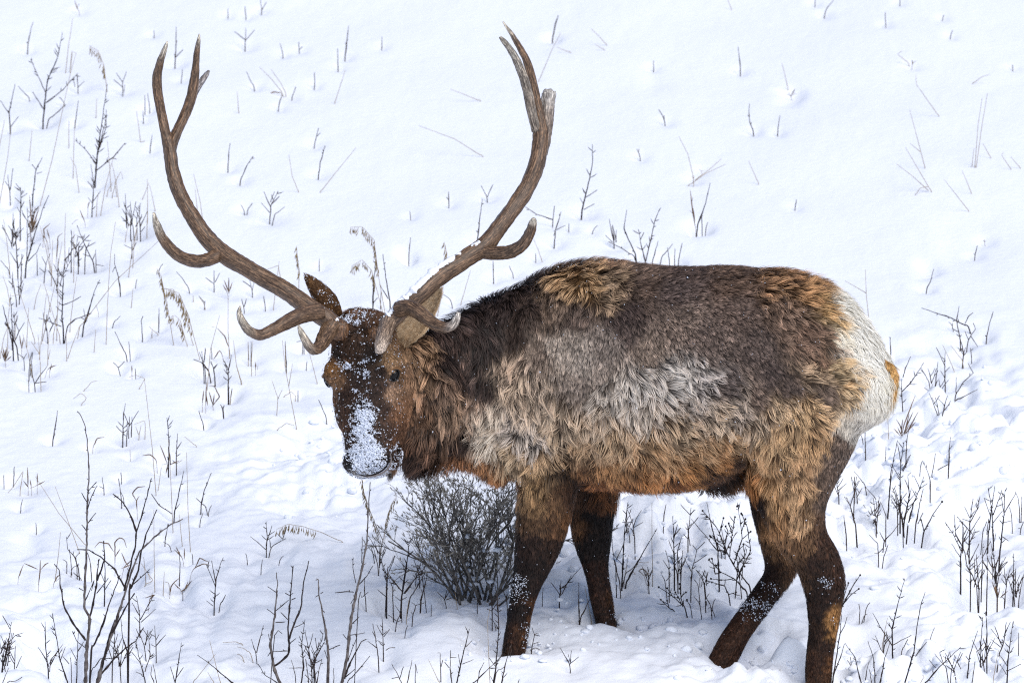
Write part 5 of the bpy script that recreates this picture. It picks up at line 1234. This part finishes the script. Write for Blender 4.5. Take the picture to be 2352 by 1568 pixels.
t H | 325,912 335,820 375,680 ; 340,820 410,785 ; 320,865 340,800
t H | 435,805 435,770
t H | 945,1008 890,890 858,810 878,665
t H | 935,1022 840,960 740,910
t H | 1020,1062 985,920 968,815 ; 985,890 1010,840 ; 1025,1058 1060,900 1095,750 1127,665 ; 1075,1062 1118,905
t H | 780,915 760,830 745,735 ; 795,915 800,820 ; 770,915 715,860 ; 800,910 770,780 ; 785,900 765,790
t H | 1145,1032 1230,925
t H | 1205,1062 1190,955
t H | 1245,1060 1247,960
t H | 1275,1062 1303,920
l H | 1405,808 1385,690 1365,515 ; 1390,700 1360,670 ; 1400,760 1385,650 ; 1375,620 1385,570
t H | 1420,790 1480,620 1517,460 ; 1455,780 1450,700
t H | 1485,808 1500,760
t H | 2168,645 2178,585
t H | 980,262 965,225 955,200 ; 968,230 972,200
t H | 620,828 655,785
s H | 1348,485 1480,390 1635,318 ; 1400,440 1520,350 1605,275
s H | 1890,472 1850,380 1810,290
s H | 230,1060 200,970 165,890
t H | 182,1038 180,1000
t T | 153,297 175,180 198,120
s T | 45,630 150,380 218,252
t T | 928,520 926,490 928,465
t T | 1592,545 1585,440 1575,360
t T | 1690,1008 1665,940 1658,850 1662,795
t T | 1012,932 990,880 965,838 ; 1010,920 1008,885
s T | 572,352 510,280 450,222
s T | 555,388 478,340
s T | 298,408 185,362
t T | 1878,1012 1882,970 1895,885
s T | 1235,1430 1230,1350 1190,1180 1120,1045
l T | 1232,1375 1220,1350 ; 1232,1375 1240,1345
l T | 1290,1310 1275,1302 ; 1290,1310 1308,1306
s T | 1525,78 1510,40 1495,0
t U | 355,117 375,65 425,0
t U | 282,28 284,-20
t U | 823,188 820,140 820,97
t U | 932,22 930,-8
t U | 1260,142 1270,118
t U | 1320,277 1328,255 1335,232
l U | 1025,508 1030,480 1022,462 ; 1028,490 1055,468
l U | 95,738 65,725 ; 95,738 130,680 ; 95,738 120,700 ; 95,738 80,710 ; 98,738 132,715
s U | 75,685 50,570 28,485
t U | 1795,517 1793,498
s U | 1232,895 1060,650 1052,578
s U | 1485,645 1560,590 1620,570
s U | 1125,1292 1060,1040 1005,840 ; 1090,1165 1010,1100
s U | 1175,1472 1080,1310 975,1130 ; 1150,1460 1030,1350 905,1255 ; 1145,1430 1090,1440 1025,1525
s U | 1505,1285 1530,960 1560,755 ; 1515,1285 1560,960 1602,715 ; 1477,1322 1500,1130
s U | 1628,1212 1567,1100
s U | 1783,1300 1712,1190 1725,1165
s U | 1855,1292 1780,1200
s U | 1480,1484 1440,1380 1407,1308
s U | 1460,1620 1420,1565 1270,1375
s U | 1000,490 915,415 950,392
t L | 520,197 522,160 522,120 ; 520,170 475,135 ; 520,175 560,128
t L | 590,47 585,-5 ; 590,45 610,10
t L | 523,72 520,28
t L | 447,66 446,38
t L | 680,233 668,185
t L | 750,216 748,180 ; 750,212 765,198
t L | 945,240 952,180 960,110
t L | 915,288 913,208
t L | 815,362 815,308
s L | 900,443 945,300
t L | 558,372 540,340 525,305
t L | 720,413 735,370
t L | 662,459 668,430 678,405
l L | 678,398 640,392 615,410 608,437
s L | 692,398 675,360 630,295
s L | 675,392 630,335 580,285
s L | 493,484 486,390
t L | 815,613 832,545 ; 825,580 840,565
t L | 447,715 450,660 456,610
t L | 500,769 530,700 553,665
t L | 832,743 840,690 860,620
s L | 748,819 720,750 706,658
s L | 838,820 900,740 992,628
t L | 625,927 630,870 660,815 ; 628,880 600,815 ; 625,905 588,862 ; 645,915 688,880 ; 628,860 645,815 ; 630,870 665,835
t L | 515,896 502,872 ; 530,896 550,865
t L | 835,1137 836,1100
p L | 748,1247 748,1150 738,1045
t L | 388,1217 388,1150 ; 385,1205 352,1180 ; 392,1200 412,1160
l L | 445,1247 425,1210 ; 450,1247 450,1180 ; 452,1247 430,1190 ; 450,1245 465,1200
t L | 515,1312 505,1270 ; 515,1305 525,1270
t L | 605,1302 598,1258
s L | 640,1317 650,1220 665,1110
t L | 550,1240 540,1190 ; 545,1220 510,1195 ; 550,1235 560,1195
s L | 670,1180 660,1130 600,1150
p L | 300,1470 250,1290 215,1230 175,1228
t L | 770,1480 766,1420
t L | 545,1530 545,1450 ; 535,1530 533,1455
t L | 695,1560 690,1450
t R | 870,164 882,110 893,67
t R | 143,201 143,157
t R | 265,922 262,898
t R | 258,1090 265,1010
t R | 428,867 427,815 ; 428,850 418,840
t R | 590,840 565,788 ; 592,838 615,785
t R | 550,1017 560,930 570,845
t R | 105,1320 108,1200 117,1110 ; 105,1290 125,1265
t R | 178,1290 160,1180 148,1080 ; 170,1270 135,1210 ; 138,1295 140,1230
p R | 155,1320 130,1180 110,1020 60,965 10,965
p R | 145,1320 100,1150 60,1105 15,1130
s R | 480,1290 520,1150
s R | 380,1345 405,1215
t R | 440,1290 425,1265 400,1250
p R | 420,1130 418,1070 408,1030
s R | 575,668 450,590 300,535
s R | 565,432 500,405 435,380
t R | 618,1185 616,1110
t R | 700,1165 685,1130
t K | 160,1450 160,1260 100,1060 ; 165,1180 230,1045
t K | 290,1420 320,1200 350,1020 345,915 ; 310,1380 460,1180 ; 295,1360 180,1210 ; 320,1180 300,1125
t K | 460,1450 500,1300 520,1200
t K | 960,1480 960,1430 910,1440 ; 962,1440 1020,1410
t K | 1145,1560 1130,1400 1115,1290
t K | 1225,1490 1215,1410 1185,1350 ; 1216,1415 1225,1385
t K | 1090,1530 1085,1450 1065,1410 ; 1085,1460 1160,1420 ; 1090,1490 1050,1450
t Y | 335,1255 338,1170 310,1040 ; 338,1110 360,990 ; 336,1190 300,1160
s Y | 435,1205 400,1080 375,880
t Y | 148,1110 140,1040 115,970 ; 185,1120 130,1050 70,1025 ; 150,1050 160,940
t Y | 232,1165 225,1100 205,1040 ; 228,1100 250,1065
s Y | 175,1250 200,950 270,690
s Y | 345,1000 335,800 335,560
l Y | 345,950 310,850 250,785
l Y | 295,1010 270,960 220,1030
s Y | 490,1035 488,890
s Y | 515,1010 524,885
s Y | 515,1120 513,1020
l Y | 545,1110 545,1045 ; 560,1105 563,1075
s Y | 860,1560 800,1240 770,1080 750,880 ; 800,1230 828,1060 ; 775,1085 770,905
s Y | 708,1458 715,1320 670,1185 ; 716,1330 750,1255
s Y | 760,1315 820,1275 855,1310 ; 850,1335 848,1305
t Y | 870,1310 870,1265
t Y | 145,1525 110,1420
t Y | 355,1320 365,1250
t Y | 300,1430 295,1395 275,1370 ; 297,1400 305,1375
s Y | 710,1568 780,1515 840,1530
s Y | 1018,1215 985,1080 950,950
t Y | 905,940 907,870 ; 907,880 860,893
t Y | 1085,1470 1050,1380 1028,1335
t Y | 935,1078 940,1040
t Y | 155,610 160,578 ; 155,590 110,540
t Y | 210,980 205,930
s Y | 230,783 110,790 0,812
'''
def parse_plants():
    out = []
    for line in PLANTS.strip().splitlines():
        head, body_ = line.split('|'); kind, cr = head.split()
        ox, oy, sc = CROPS[cr]
        polys = []
        for p in body_.split(';'):
            polys.append([(ox + float(a.split(',')[0]) * sc, oy + float(a.split(',')[1]) * sc) for a in p.split()])
        out.append((kind, polys))
    r3 = random.Random(21)
    def shrub(u, v, n, h, w):
        P_ = []
        for k in range(n):
            a = (k + .5) / n * 2 - 1 + r3.uniform(-.25, .25); hh = h * r3.uniform(.55, 1.0) * (1 - .25 * abs(a))
            b = (u + r3.uniform(-.12, .12) * w, v + r3.uniform(-3, 3))
            P_.append([b, (b[0] + a * w * .22, b[1] - hh * .5), (b[0] + a * w * .5 + r3.uniform(-3, 3), b[1] - hh)])
        for k in range(n):
            q = P_[k % n]; m = q[1]; sd = r3.choice((-1, 1))
            P_.append([m, (m[0] + sd * w * .12, m[1] - h * .14), (m[0] + sd * w * r3.uniform(.18, .3), m[1] - h * r3.uniform(.2, .38))])
        out.append(('t', P_))
    for (u, v, n, h, w) in ((2010, 1205, 4, 70, 60), (2075, 1190, 4, 85, 60), (2160, 955, 4, 60, 60), (2135, 880, 3, 55, 50), (1965, 1140, 3, 50, 40), (2285, 1330, 5, 90, 60), (2240, 1345, 4, 80, 60), (2330, 1370, 4, 90, 50), (2215, 1270, 4, 75, 50),
                            (1440, 1225, 3, 60, 40), (1560, 1320, 4, 60, 45), (1620, 1345, 3, 50, 40), (1490, 1345, 3, 55, 40), (1660, 1270, 4, 70, 50), (1700, 1330, 4, 85, 60),
                            (70, 520, 4, 60, 50), (28, 565, 4, 70, 50), (135, 660, 3, 70, 45), (175, 590, 4, 55, 50), (310, 520, 3, 50, 40), (40, 690, 3, 65, 45), (30, 780, 4, 75, 45), (110, 760, 3, 55, 40), (15, 1530, 4, 90, 60), (270, 1530, 4, 80, 60), (330, 1480, 3, 60, 45), (870, 1300, 3, 60, 45), (960, 1330, 3, 55, 40), (720, 1540, 4, 95, 60), (2030, 1500, 3, 60, 50), (2260, 1520, 4, 80, 60), (2190, 1545, 3, 60, 60)):
        shrub(u, v, n, h, w)
    for k in range(34):
        u = abs(r3.gauss(0, 210)); v = r3.uniform(330, 930); h = r3.uniform(40, 130); ln_ = r3.uniform(-.25, .25)
        if 330 < u < 420 and v < 620: continue
        out.append(('s', [[(u, v), (u + ln_ * h * .4, v - h * .5), (u + ln_ * h + r3.uniform(-4, 4), v - h)]]))
    return out

def stem_tube(pts, radii, nseg=6, wig=.0):
    V, F, UV, C, r, s = tube(pts, radii, nseg, 4)
    return V, F, C, r
def resample(poly, step):
    out = [poly[0]]
    for a, b in zip(poly[:-1], poly[1:]):
        n = max(1, int(math.hypot(b[0] - a[0], b[1] - a[1]) / step))
        for k in range(1, n + 1): out.append((a[0] + (b[0] - a[0]) * k / n, a[1] + (b[1] - a[1]) * k / n))
    return out
ORD = ['leftmost', 'second from left', 'third from left', 'fourth from left', 'fifth from left', 'sixth from left', 'seventh from left', 'eighth from left', 'ninth from left', 'tenth from left', 'eleventh from left', 'twelfth from left', 'thirteenth from left']
LAND = [('the top of the left antler', 420, 130), ('the left antler beam', 400, 400), ('the lowest fork of the left antler', 380, 560), ('the curled left brow tine', 590, 745), ('the snowy left ear', 715, 660),
        ('the right antler top', 1200, 110), ('the broken right antler stub', 1262, 240), ('the right antler beam', 1190, 450), ('the small right antler fork', 1210, 540), ('the elk forehead', 820, 790), ('the muzzle', 845, 1060),
        ('the elk withers', 1350, 590), ('the middle of the back', 1600, 600), ('the pale rump', 1960, 700), ('the ochre tail', 2045, 900), ('the near foreleg', 1200, 1400), ('the far foreleg', 1390, 1330), ('the belly', 1540, 1140),
        ('the far hind leg', 1720, 1400), ('the near hind leg', 1890, 1450), ('the hock', 1930, 1320), ('the round sagebrush', 1050, 1210)]
EDGE = [('the upper left corner', 0, 0), ('the upper right corner', 2352, 0), ('the lower left corner', 0, 1568), ('the lower right corner', 2352, 1568), ('the left edge', 0, 400), ('the left edge', 0, 620), ('the lower left edge', 0, 900), ('the lower left edge', 0, 1150), ('the lower left edge', 0, 1300),
        ('the right edge', 2352, 350), ('the right edge', 2352, 650), ('the lower right edge', 2352, 1000), ('the lower right edge', 2352, 1250), ('the bottom edge', 420, 1568), ('the bottom edge', 700, 1568), ('the bottom edge', 1000, 1568), ('the bottom edge', 1250, 1568), ('the bottom edge', 2120, 1568), ('the top edge', 250, 0), ('the top edge', 650, 0), ('the top edge', 950, 0), ('the top edge', 1600, 0), ('the top edge', 1950, 0)]
def place_phrase(u, v):
    best = None
    for i, (n, a, b) in enumerate(LAND + EDGE):
        d = math.hypot(u - a, v - b)
        if best is None or d < best[0]: best = (d, n, a, b, i)
    d, n, a, b, i = best
    if i >= len(LAND): return 'near ' + n if d < 260 else 'towards ' + n
    du, dv = u - a, v - b
    near = 'just ' if d < 90 else ''
    if abs(du) > abs(dv): return near + ('left of ' if du < 0 else 'right of ') + n
    return near + ('above ' if dv < 0 else 'below ') + n
def describe(kind, polys):
    us = [p[0] for q in polys for p in q]; vs = [p[1] for q in polys for p in q]
    h = max(vs) - min(vs); w = max(us) - min(us); n = len(polys)
    size = 'tiny' if h < 22 else 'short' if h < 50 else 'medium' if h < 95 else 'tall'
    if kind == 't':
        if w > 1.6 * h and h > 8: return f'{"forked" if n > 1 else "dark"} twig leaning low over snow', 'twig', 'bare_twig'
        return ((f'{size} single dark twig', f'{size} forked dark twig', f'{size} branching dark twig')[0 if n == 1 else 1 if n == 2 else 2], 'twig', 'bare_twig') if n < 5 else (f'{size} many-branched bare shrublet', 'shrub', 'bare_shrublet')
    if kind == 'g': return 'large grey-stemmed bare shrub', 'shrub', 'bare_shrub'
    if kind == 'b': return f'{size} dark shrub with seed buds', 'shrub', 'budded_shrub'
    if kind == 's':
        if w > 1.2 * h: return 'slanting pale grass stalk' if n == 1 else 'slanting pale grass stalks', 'grass', 'grass_stalk'
        return (f'{size} pale grass stalk' if n == 1 else f'{size} forked pale grass stalk'), 'grass', 'grass_stalk'
    if kind == 'p': return f'{size} drooping grass with seed head', 'grass', 'seed_grass'
    return f'{size} tuft of dry brown leaves' if n > 1 else f'{size} dry brown leaf', 'dry grass', 'dry_leaf_tuft'

def build_plants():
    specs = parse_plants()
    items = []
    for kind, polys in specs:
        b = polys[0][0]
        g = ground_at(*b)
        items.append([kind, polys, g])
        h = max(p[1] for q in polys for p in q) - min(p[1] for q in polys for p in q)
        if kind in 'tgbl' and b[1] < 1590:
            r = .022 + .014 * min(1, h / 120) + .006 * len(polys)
            WELLS.append((g[0] + rnd.uniform(-.004, .004), g[1], r, .02 + .022 * min(1, h / 150)))
    labels = {}
    for idx, (kind, polys, g) in enumerate(items):
        d, cat, nm = describe(kind, polys)
        labels.setdefault(d + ' ' + place_phrase(*polys[0][0]), []).append(idx)
    final = {}
    for lb, ids in labels.items():
        if len(ids) == 1: final[ids[0]] = lb
        else:
            for k, i in enumerate(sorted(ids, key=lambda j: items[j][1][0][0][0])):
                final[i] = lb + ', ' + (ORD[k] if k < len(ids) - 1 or len(ids) > 13 else 'rightmost')
    GROUP = {'t': 'bare twigs poking through the snow', 'g': 'large bare shrubs in the foreground', 'b': 'dark shrubs with seed buds', 's': 'thin pale grass stalks', 'p': 'grass with drooping seed heads', 'l': 'tufts of dry brown leaves'}
    for idx, (kind, polys, g) in enumerate(items):
        d, cat, nm = describe(kind, polys)
        B = g
        mpp = (B - CAMPOS) @ FWD / FPX              # metres per measured pixel there
        built = []
        single = len(polys) == 1 and kind not in 'p'
        root = None
        if not single:
            root = bpy.data.objects.new(nm, None); COL.objects.link(root); root.location = B
        for k, poly in enumerate(polys):
            # where does it start: on an earlier stem, or in the snow
            par, y0, attach = None, B[1] + rnd.uniform(-.02, .02) * (k > 0), None
            if k:
                for j, (o2, pp, ys, lv) in enumerate(built):
                    for q, yy in zip(pp, ys):
                        dd = math.hypot(q[0] - poly[0][0], q[1] - poly[0][1])
                        if dd < 7 and (attach is None or dd < attach[0]): attach = (dd, j, yy)
                if attach: y0 = attach[2]; par = attach[1]
            foot = attach is None
            fine = resample(poly, 9)
            lean = rnd.uniform(-.35, .35) if kind in 'tgb' else rnd.uniform(-.2, .2)
            if k == 0: lean *= .4
            if not foot: lean = rnd.choice((-1, 1)) * rnd.uniform(.2, .6)
            H = [0]
            for a, b in zip(fine[:-1], fine[1:]): H.append(H[-1] + math.hypot(b[0] - a[0], b[1] - a[1]))
            L = H[-1]
            ys = [y0 + lean * h * mpp for h in H]
            jit = {'t': .55, 'g': .8, 'b': .8, 's': .15, 'p': .15, 'l': .3}[kind]
            pts = [W(a[0] + (rnd.uniform(-jit, jit) if 0 < i < len(fine) - 1 else 0), a[1] + (rnd.uniform(-jit, jit) if 0 < i < len(fine) - 1 else 0), y) for i, (a, y) in enumerate(zip(fine, ys))]
            # pale stalks are hair-thin, twigs 3-8 mm
            if kind == 't': r0 = min(1.85, .82 + L / 140.); r1 = .55
            elif kind == 'g': r0 = 3.9 if k == 0 else (2.4 if L > 90 else 1.05); r1 = 1.0 if L > 90 else .7
            elif kind == 'b': r0 = min(1.8, .9 + L / 120.); r1 = .7
            elif kind == 'l': r0 = .8; r1 = .45
            elif kind == 'p': r0 = .8; r1 = .4
            else: r0 = .85; r1 = .45
            if not foot and kind != 'g': r0 = min(r0, 1.25)
            n = len(pts); rad = []
            for i in range(n):
                f = i / max(1, n - 1)
                r = r0 * (1 - f) + r1 * f
                if kind == 'l': r = .45 + 1.05 * math.sin(math.pi * min(1, f * 1.02)) ** .8
                elif kind in 'tgb' and i and rnd.random() < .22: r *= 1.45
                rad.append(r * mpp)
            if kind in 'tgb' and n > 1: rad[-1] *= 1.15
            if foot:
                gz = height(pts[0][0], pts[0][1])[0]
                dn = pts[0] - (pts[1] - pts[0]) / max(1e-6, np.linalg.norm(pts[1] - pts[0])) * .02
                dn[2] = min(dn[2], gz) - .05
                pts = [dn] + pts; rad = [rad[0]] + rad; fine = [fine[0]] + fine; ys = [ys[0]] + ys
            V, F, UV, C, rr, s = tube(pts, rad, 6 if kind in 'tgb' else 5, 2)
            # buds along the twigs
            if kind in 'gb' or (kind == 't' and L > 60):
                extra = [(V, F)]
                step = 26 if kind == 'g' else (15 if len(polys) >= 4 else 30)
                for q in range(int(L / step)):
                    i = rnd.randrange(max(1, len(C) // 6), len(C) - 1)
                    tg = C[i + 1] - C[i - 1]; tg = tg / max(np.linalg.norm(tg), 1e-9)
                    sd = np.cross(tg, [rnd.uniform(-1, 1), rnd.uniform(-1, 1), rnd.uniform(-1, 1)]); sd /= max(np.linalg.norm(sd), 1e-9)
                    ln_ = mpp * (rnd.uniform(4, 9) if kind == 'g' or len(polys) < 4 else rnd.uniform(5, 20)); e = C[i] + (tg * .7 + sd * .8) * ln_
                    vv, ff, *_ = tube([C[i], (C[i] + e) / 2 + sd * ln_ * .05, e], [mpp * .75, mpp * 1.05, mpp * .3], 5, 1)
                    extra.append((vv, ff))
                if kind == 'b':
                    for i in range(4, len(C), 4):
                        if rnd.random() < .45:
                            r_ = mpp * rnd.uniform(1.3, 2.6)
                            extra.append(ellipsoid(C[i] + np.array([rnd.uniform(-3, 3), rnd.uniform(-3, 3), rnd.uniform(-3, 3)]) * mpp, (X3 * r_, Y3 * r_, Z3 * r_ * 1.2), 4))
                    extra.append(ellipsoid(C[-1], (X3 * mpp * 2.4, Y3 * mpp * 2.4, Z3 * mpp * 2.6), 4))
                V, F = join(extra)
            org = B if single or True else B
            V = V - B
            mat = {'t': M['bark'] if r0 > 1.5 else M['twig_thin'], 'g': M['bark_grey'] if k < 1 else M['bark'], 'b': M['bark'], 's': M['straw'], 'p': M['straw'], 'l': M['leaf_dry']}[kind]
            pname = {'t': 'stem', 'g': 'stem', 'b': 'stem', 's': 'stalk', 'p': 'stalk', 'l': 'leaf_blade'}[kind]
            if single:
                o = obj(nm, new_mesh(nm, V, F), mat); o.location = B; lv = 0; root = o
            else:
                if par is not None:
                    po, plv = built[par][0], built[par][3]
                    if plv >= 2: po, plv = po.parent, 1
                    o = obj('branch' if kind != 'l' else 'leaf_blade', new_mesh('branch', V, F), mat, po); lv = plv + 1
                else:
                    o = obj(pname, new_mesh(pname, V, F), mat, root); lv = 1
            built.append((o, fine, ys, lv))
            if kind == 'p' and k == 0:
                # seed head: husks hanging from short threads along the last part of the stalk
                nn = len(C); parts = []
                for i in range(int(nn * .45), nn):
                    for q in range(3):
                        if rnd.random() < .62:
                            st = C[i] + np.array([rnd.uniform(-2, 2), rnd.uniform(-8, 8), -rnd.uniform(2, 12)]) * mpp
                            dr = np.array([rnd.uniform(-.55, .2), rnd.uniform(-.3, .3), -1.0]); dr /= np.linalg.norm(dr)
                            ln_ = mpp * rnd.uniform(9, 15)
                            vv, ff, *_ = tube([C[i], st, st + dr * ln_ * .5, st + dr * ln_], [mpp * .18, mpp * .35, mpp * 1.15, mpp * .1], 5, 1)
                            parts.append((vv - B, ff))
                if parts:
                    vv, ff = join(parts)
                    sh = obj('seed_head', new_mesh('seed_head', vv, ff), M['seed'], root)
        tag(root, final[idx], cat, GROUP[kind])

# ---- the round sagebrush between head and foreleg
def build_sagebrush():
    B = ground_at(1098, 1362)
    root = bpy.data.objects.new('sagebrush', None); COL.objects.link(root); root.location = B
    tag(root, 'round grey leafless sagebrush behind the near foreleg, below the chest', 'shrub')
    r2 = random.Random(5)
    tips = []
    def grow(p, d, ln, rad, lev, acc):
        n = 5; pts = [p]; dd = d.copy()
        for i in range(n):
            dd = dd + np.array([r2.gauss(0, .13), r2.gauss(0, .13), r2.gauss(0, .10) + .035]); dd /= np.linalg.norm(dd)
            pts.append(pts[-1] + dd * ln / n)
        rads = [rad * (1 - .55 * i / n) for i in range(n + 1)]
        v, f, *_ = tube(pts, rads, 5 if lev else 6, 1)
        acc.append((v - B, f))
        if lev >= 3: tips.append((pts[-1], dd)); tips.append((pts[-3], dd)); return
        kids = (5, 5, 4)[lev]
        for k in range(kids):
            i = r2.randint(1, n); q = pts[i]
            s = np.array([r2.gauss(0, 1), r2.gauss(0, 1), r2.gauss(.1, .7)]); s /= np.linalg.norm(s)
            nd = dd * .85 + s * .52; nd /= np.linalg.norm(nd)
            grow(q, nd, ln * r2.uniform(.38, .58), rad * .5, lev + 1, acc)
    for k in range(23):
        a = -45 + 90 * (k + .5) / 23 + r2.uniform(-5, 5)
        dep = r2.uniform(-.45, .45)
        d = np.array([math.sin(math.radians(a)), dep, math.cos(math.radians(a))]); d /= np.linalg.norm(d)
        ln = (.40 + .04 * math.cos(math.radians(a * 1.5))) * r2.uniform(.72, 1.0) * (.92 if a > 0 else 1.0)
        p = B + np.array([r2.uniform(-.06, .05) + .05 * math.sin(math.radians(a)), r2.uniform(-.06, .06), -.03])
        acc = []
        grow(p, d, ln * .78, .0052 * r2.uniform(.7, 1.15), 0, acc)
        st = obj('stem', new_mesh('stem', *acc[0]), M['sage'], root)
        vv, ff = join(acc[1:])
        o = obj('twigs', new_mesh('twigs', vv, ff), M['sage'], st); o['kind'] = 'stuff'
    # pale withered leaflets at the tips
    parts = []
    for (p, d) in tips:
        if r2.random() < .38:
            for q in range(2):
                s = d + np.array([r2.gauss(0, .4), r2.gauss(0, .4), r2.gauss(.2, .3)]); s /= np.linalg.norm(s)
                l = r2.uniform(.012, .026); c = p + s * l * .5
                w = np.cross(s, [0, 1, .3]); w /= np.linalg.norm(w); w *= .0017; t = np.cross(s, w) * .5
                v = np.array([p, c + w, c + t, c - w, c - t, p + s * l]) - B
                parts.append((v, [(0, 1, 2), (0, 2, 3), (0, 3, 4), (0, 4, 1), (5, 2, 1), (5, 3, 2), (5, 4, 3), (5, 1, 4)]))
    vv, ff = join(parts)
    o = obj('withered_leaves', new_mesh('withered_leaves', vv, ff, False), M['sage_tip'], root); o['kind'] = 'stuff'
    # snow lodged between the stems
    for k in range(14):
        a = r2.uniform(-50, 45); h = r2.uniform(.03, .24)
        c = B + np.array([h * math.tan(math.radians(a)) * .8, r2.uniform(-.08, .05), h])
        V, F = ellipsoid(c - B, (X3 * r2.uniform(.008, .018), Y3 * r2.uniform(.008, .016), Z3 * r2.uniform(.005, .011)), 6)
        V = V + rng.normal(0, .0012, V.shape)
        obj('snow_clump', new_mesh('snow_clump', V, F), M['snow'], root)
    WELLS.append((B[0], B[1], .13, .03))

# ---- bare ground showing in the hollow behind the tail, and chunks of kicked-up snow
def build_bits():
    # crumbs of broken snow round the hooves and over the walked-on places
    parts = []
    for (u, v, su, sv, n) in ((1180, 1490, 70, 14, 40), (1420, 1438, 80, 12, 36), (1680, 1505, 70, 16, 40), (1930, 1545, 80, 18, 40), (1500, 1250, 110, 60, 70), (1990, 1160, 90, 70, 60), (2150, 1000, 100, 70, 50), (1300, 1420, 120, 40, 40), (760, 1080, 90, 60, 40), (2120, 1530, 150, 25, 50)):
        for k in range(n):
            g = ground_at(rnd.gauss(u, su), rnd.gauss(v, sv))
            r = .004 + .012 * rnd.random() ** 3
            V, F = ellipsoid(g + [0, 0, r * .3], (X3 * r * rnd.uniform(.8, 1.4), Y3 * r * rnd.uniform(.8, 1.3), Z3 * r * rnd.uniform(.6, 1)), 5)
            parts.append((V + .35 * r * np.stack([vnoise(V, .7 / r, 3), vnoise(V, .7 / r, 4), vnoise(V, .7 / r, 5)], 1), F))
    V, F = join(parts)
    o = obj('snow_crumbs', new_mesh('snow_crumbs', V, F), M['snow'])
    tag(o, 'small crumbs of broken snow scattered round the hooves', 'snow', None, 'stuff')
elk, body = build_elk()
build_antlers(elk)
build_face(elk)
build_sagebrush()
build_plants()
build_terrain()
build_bits()
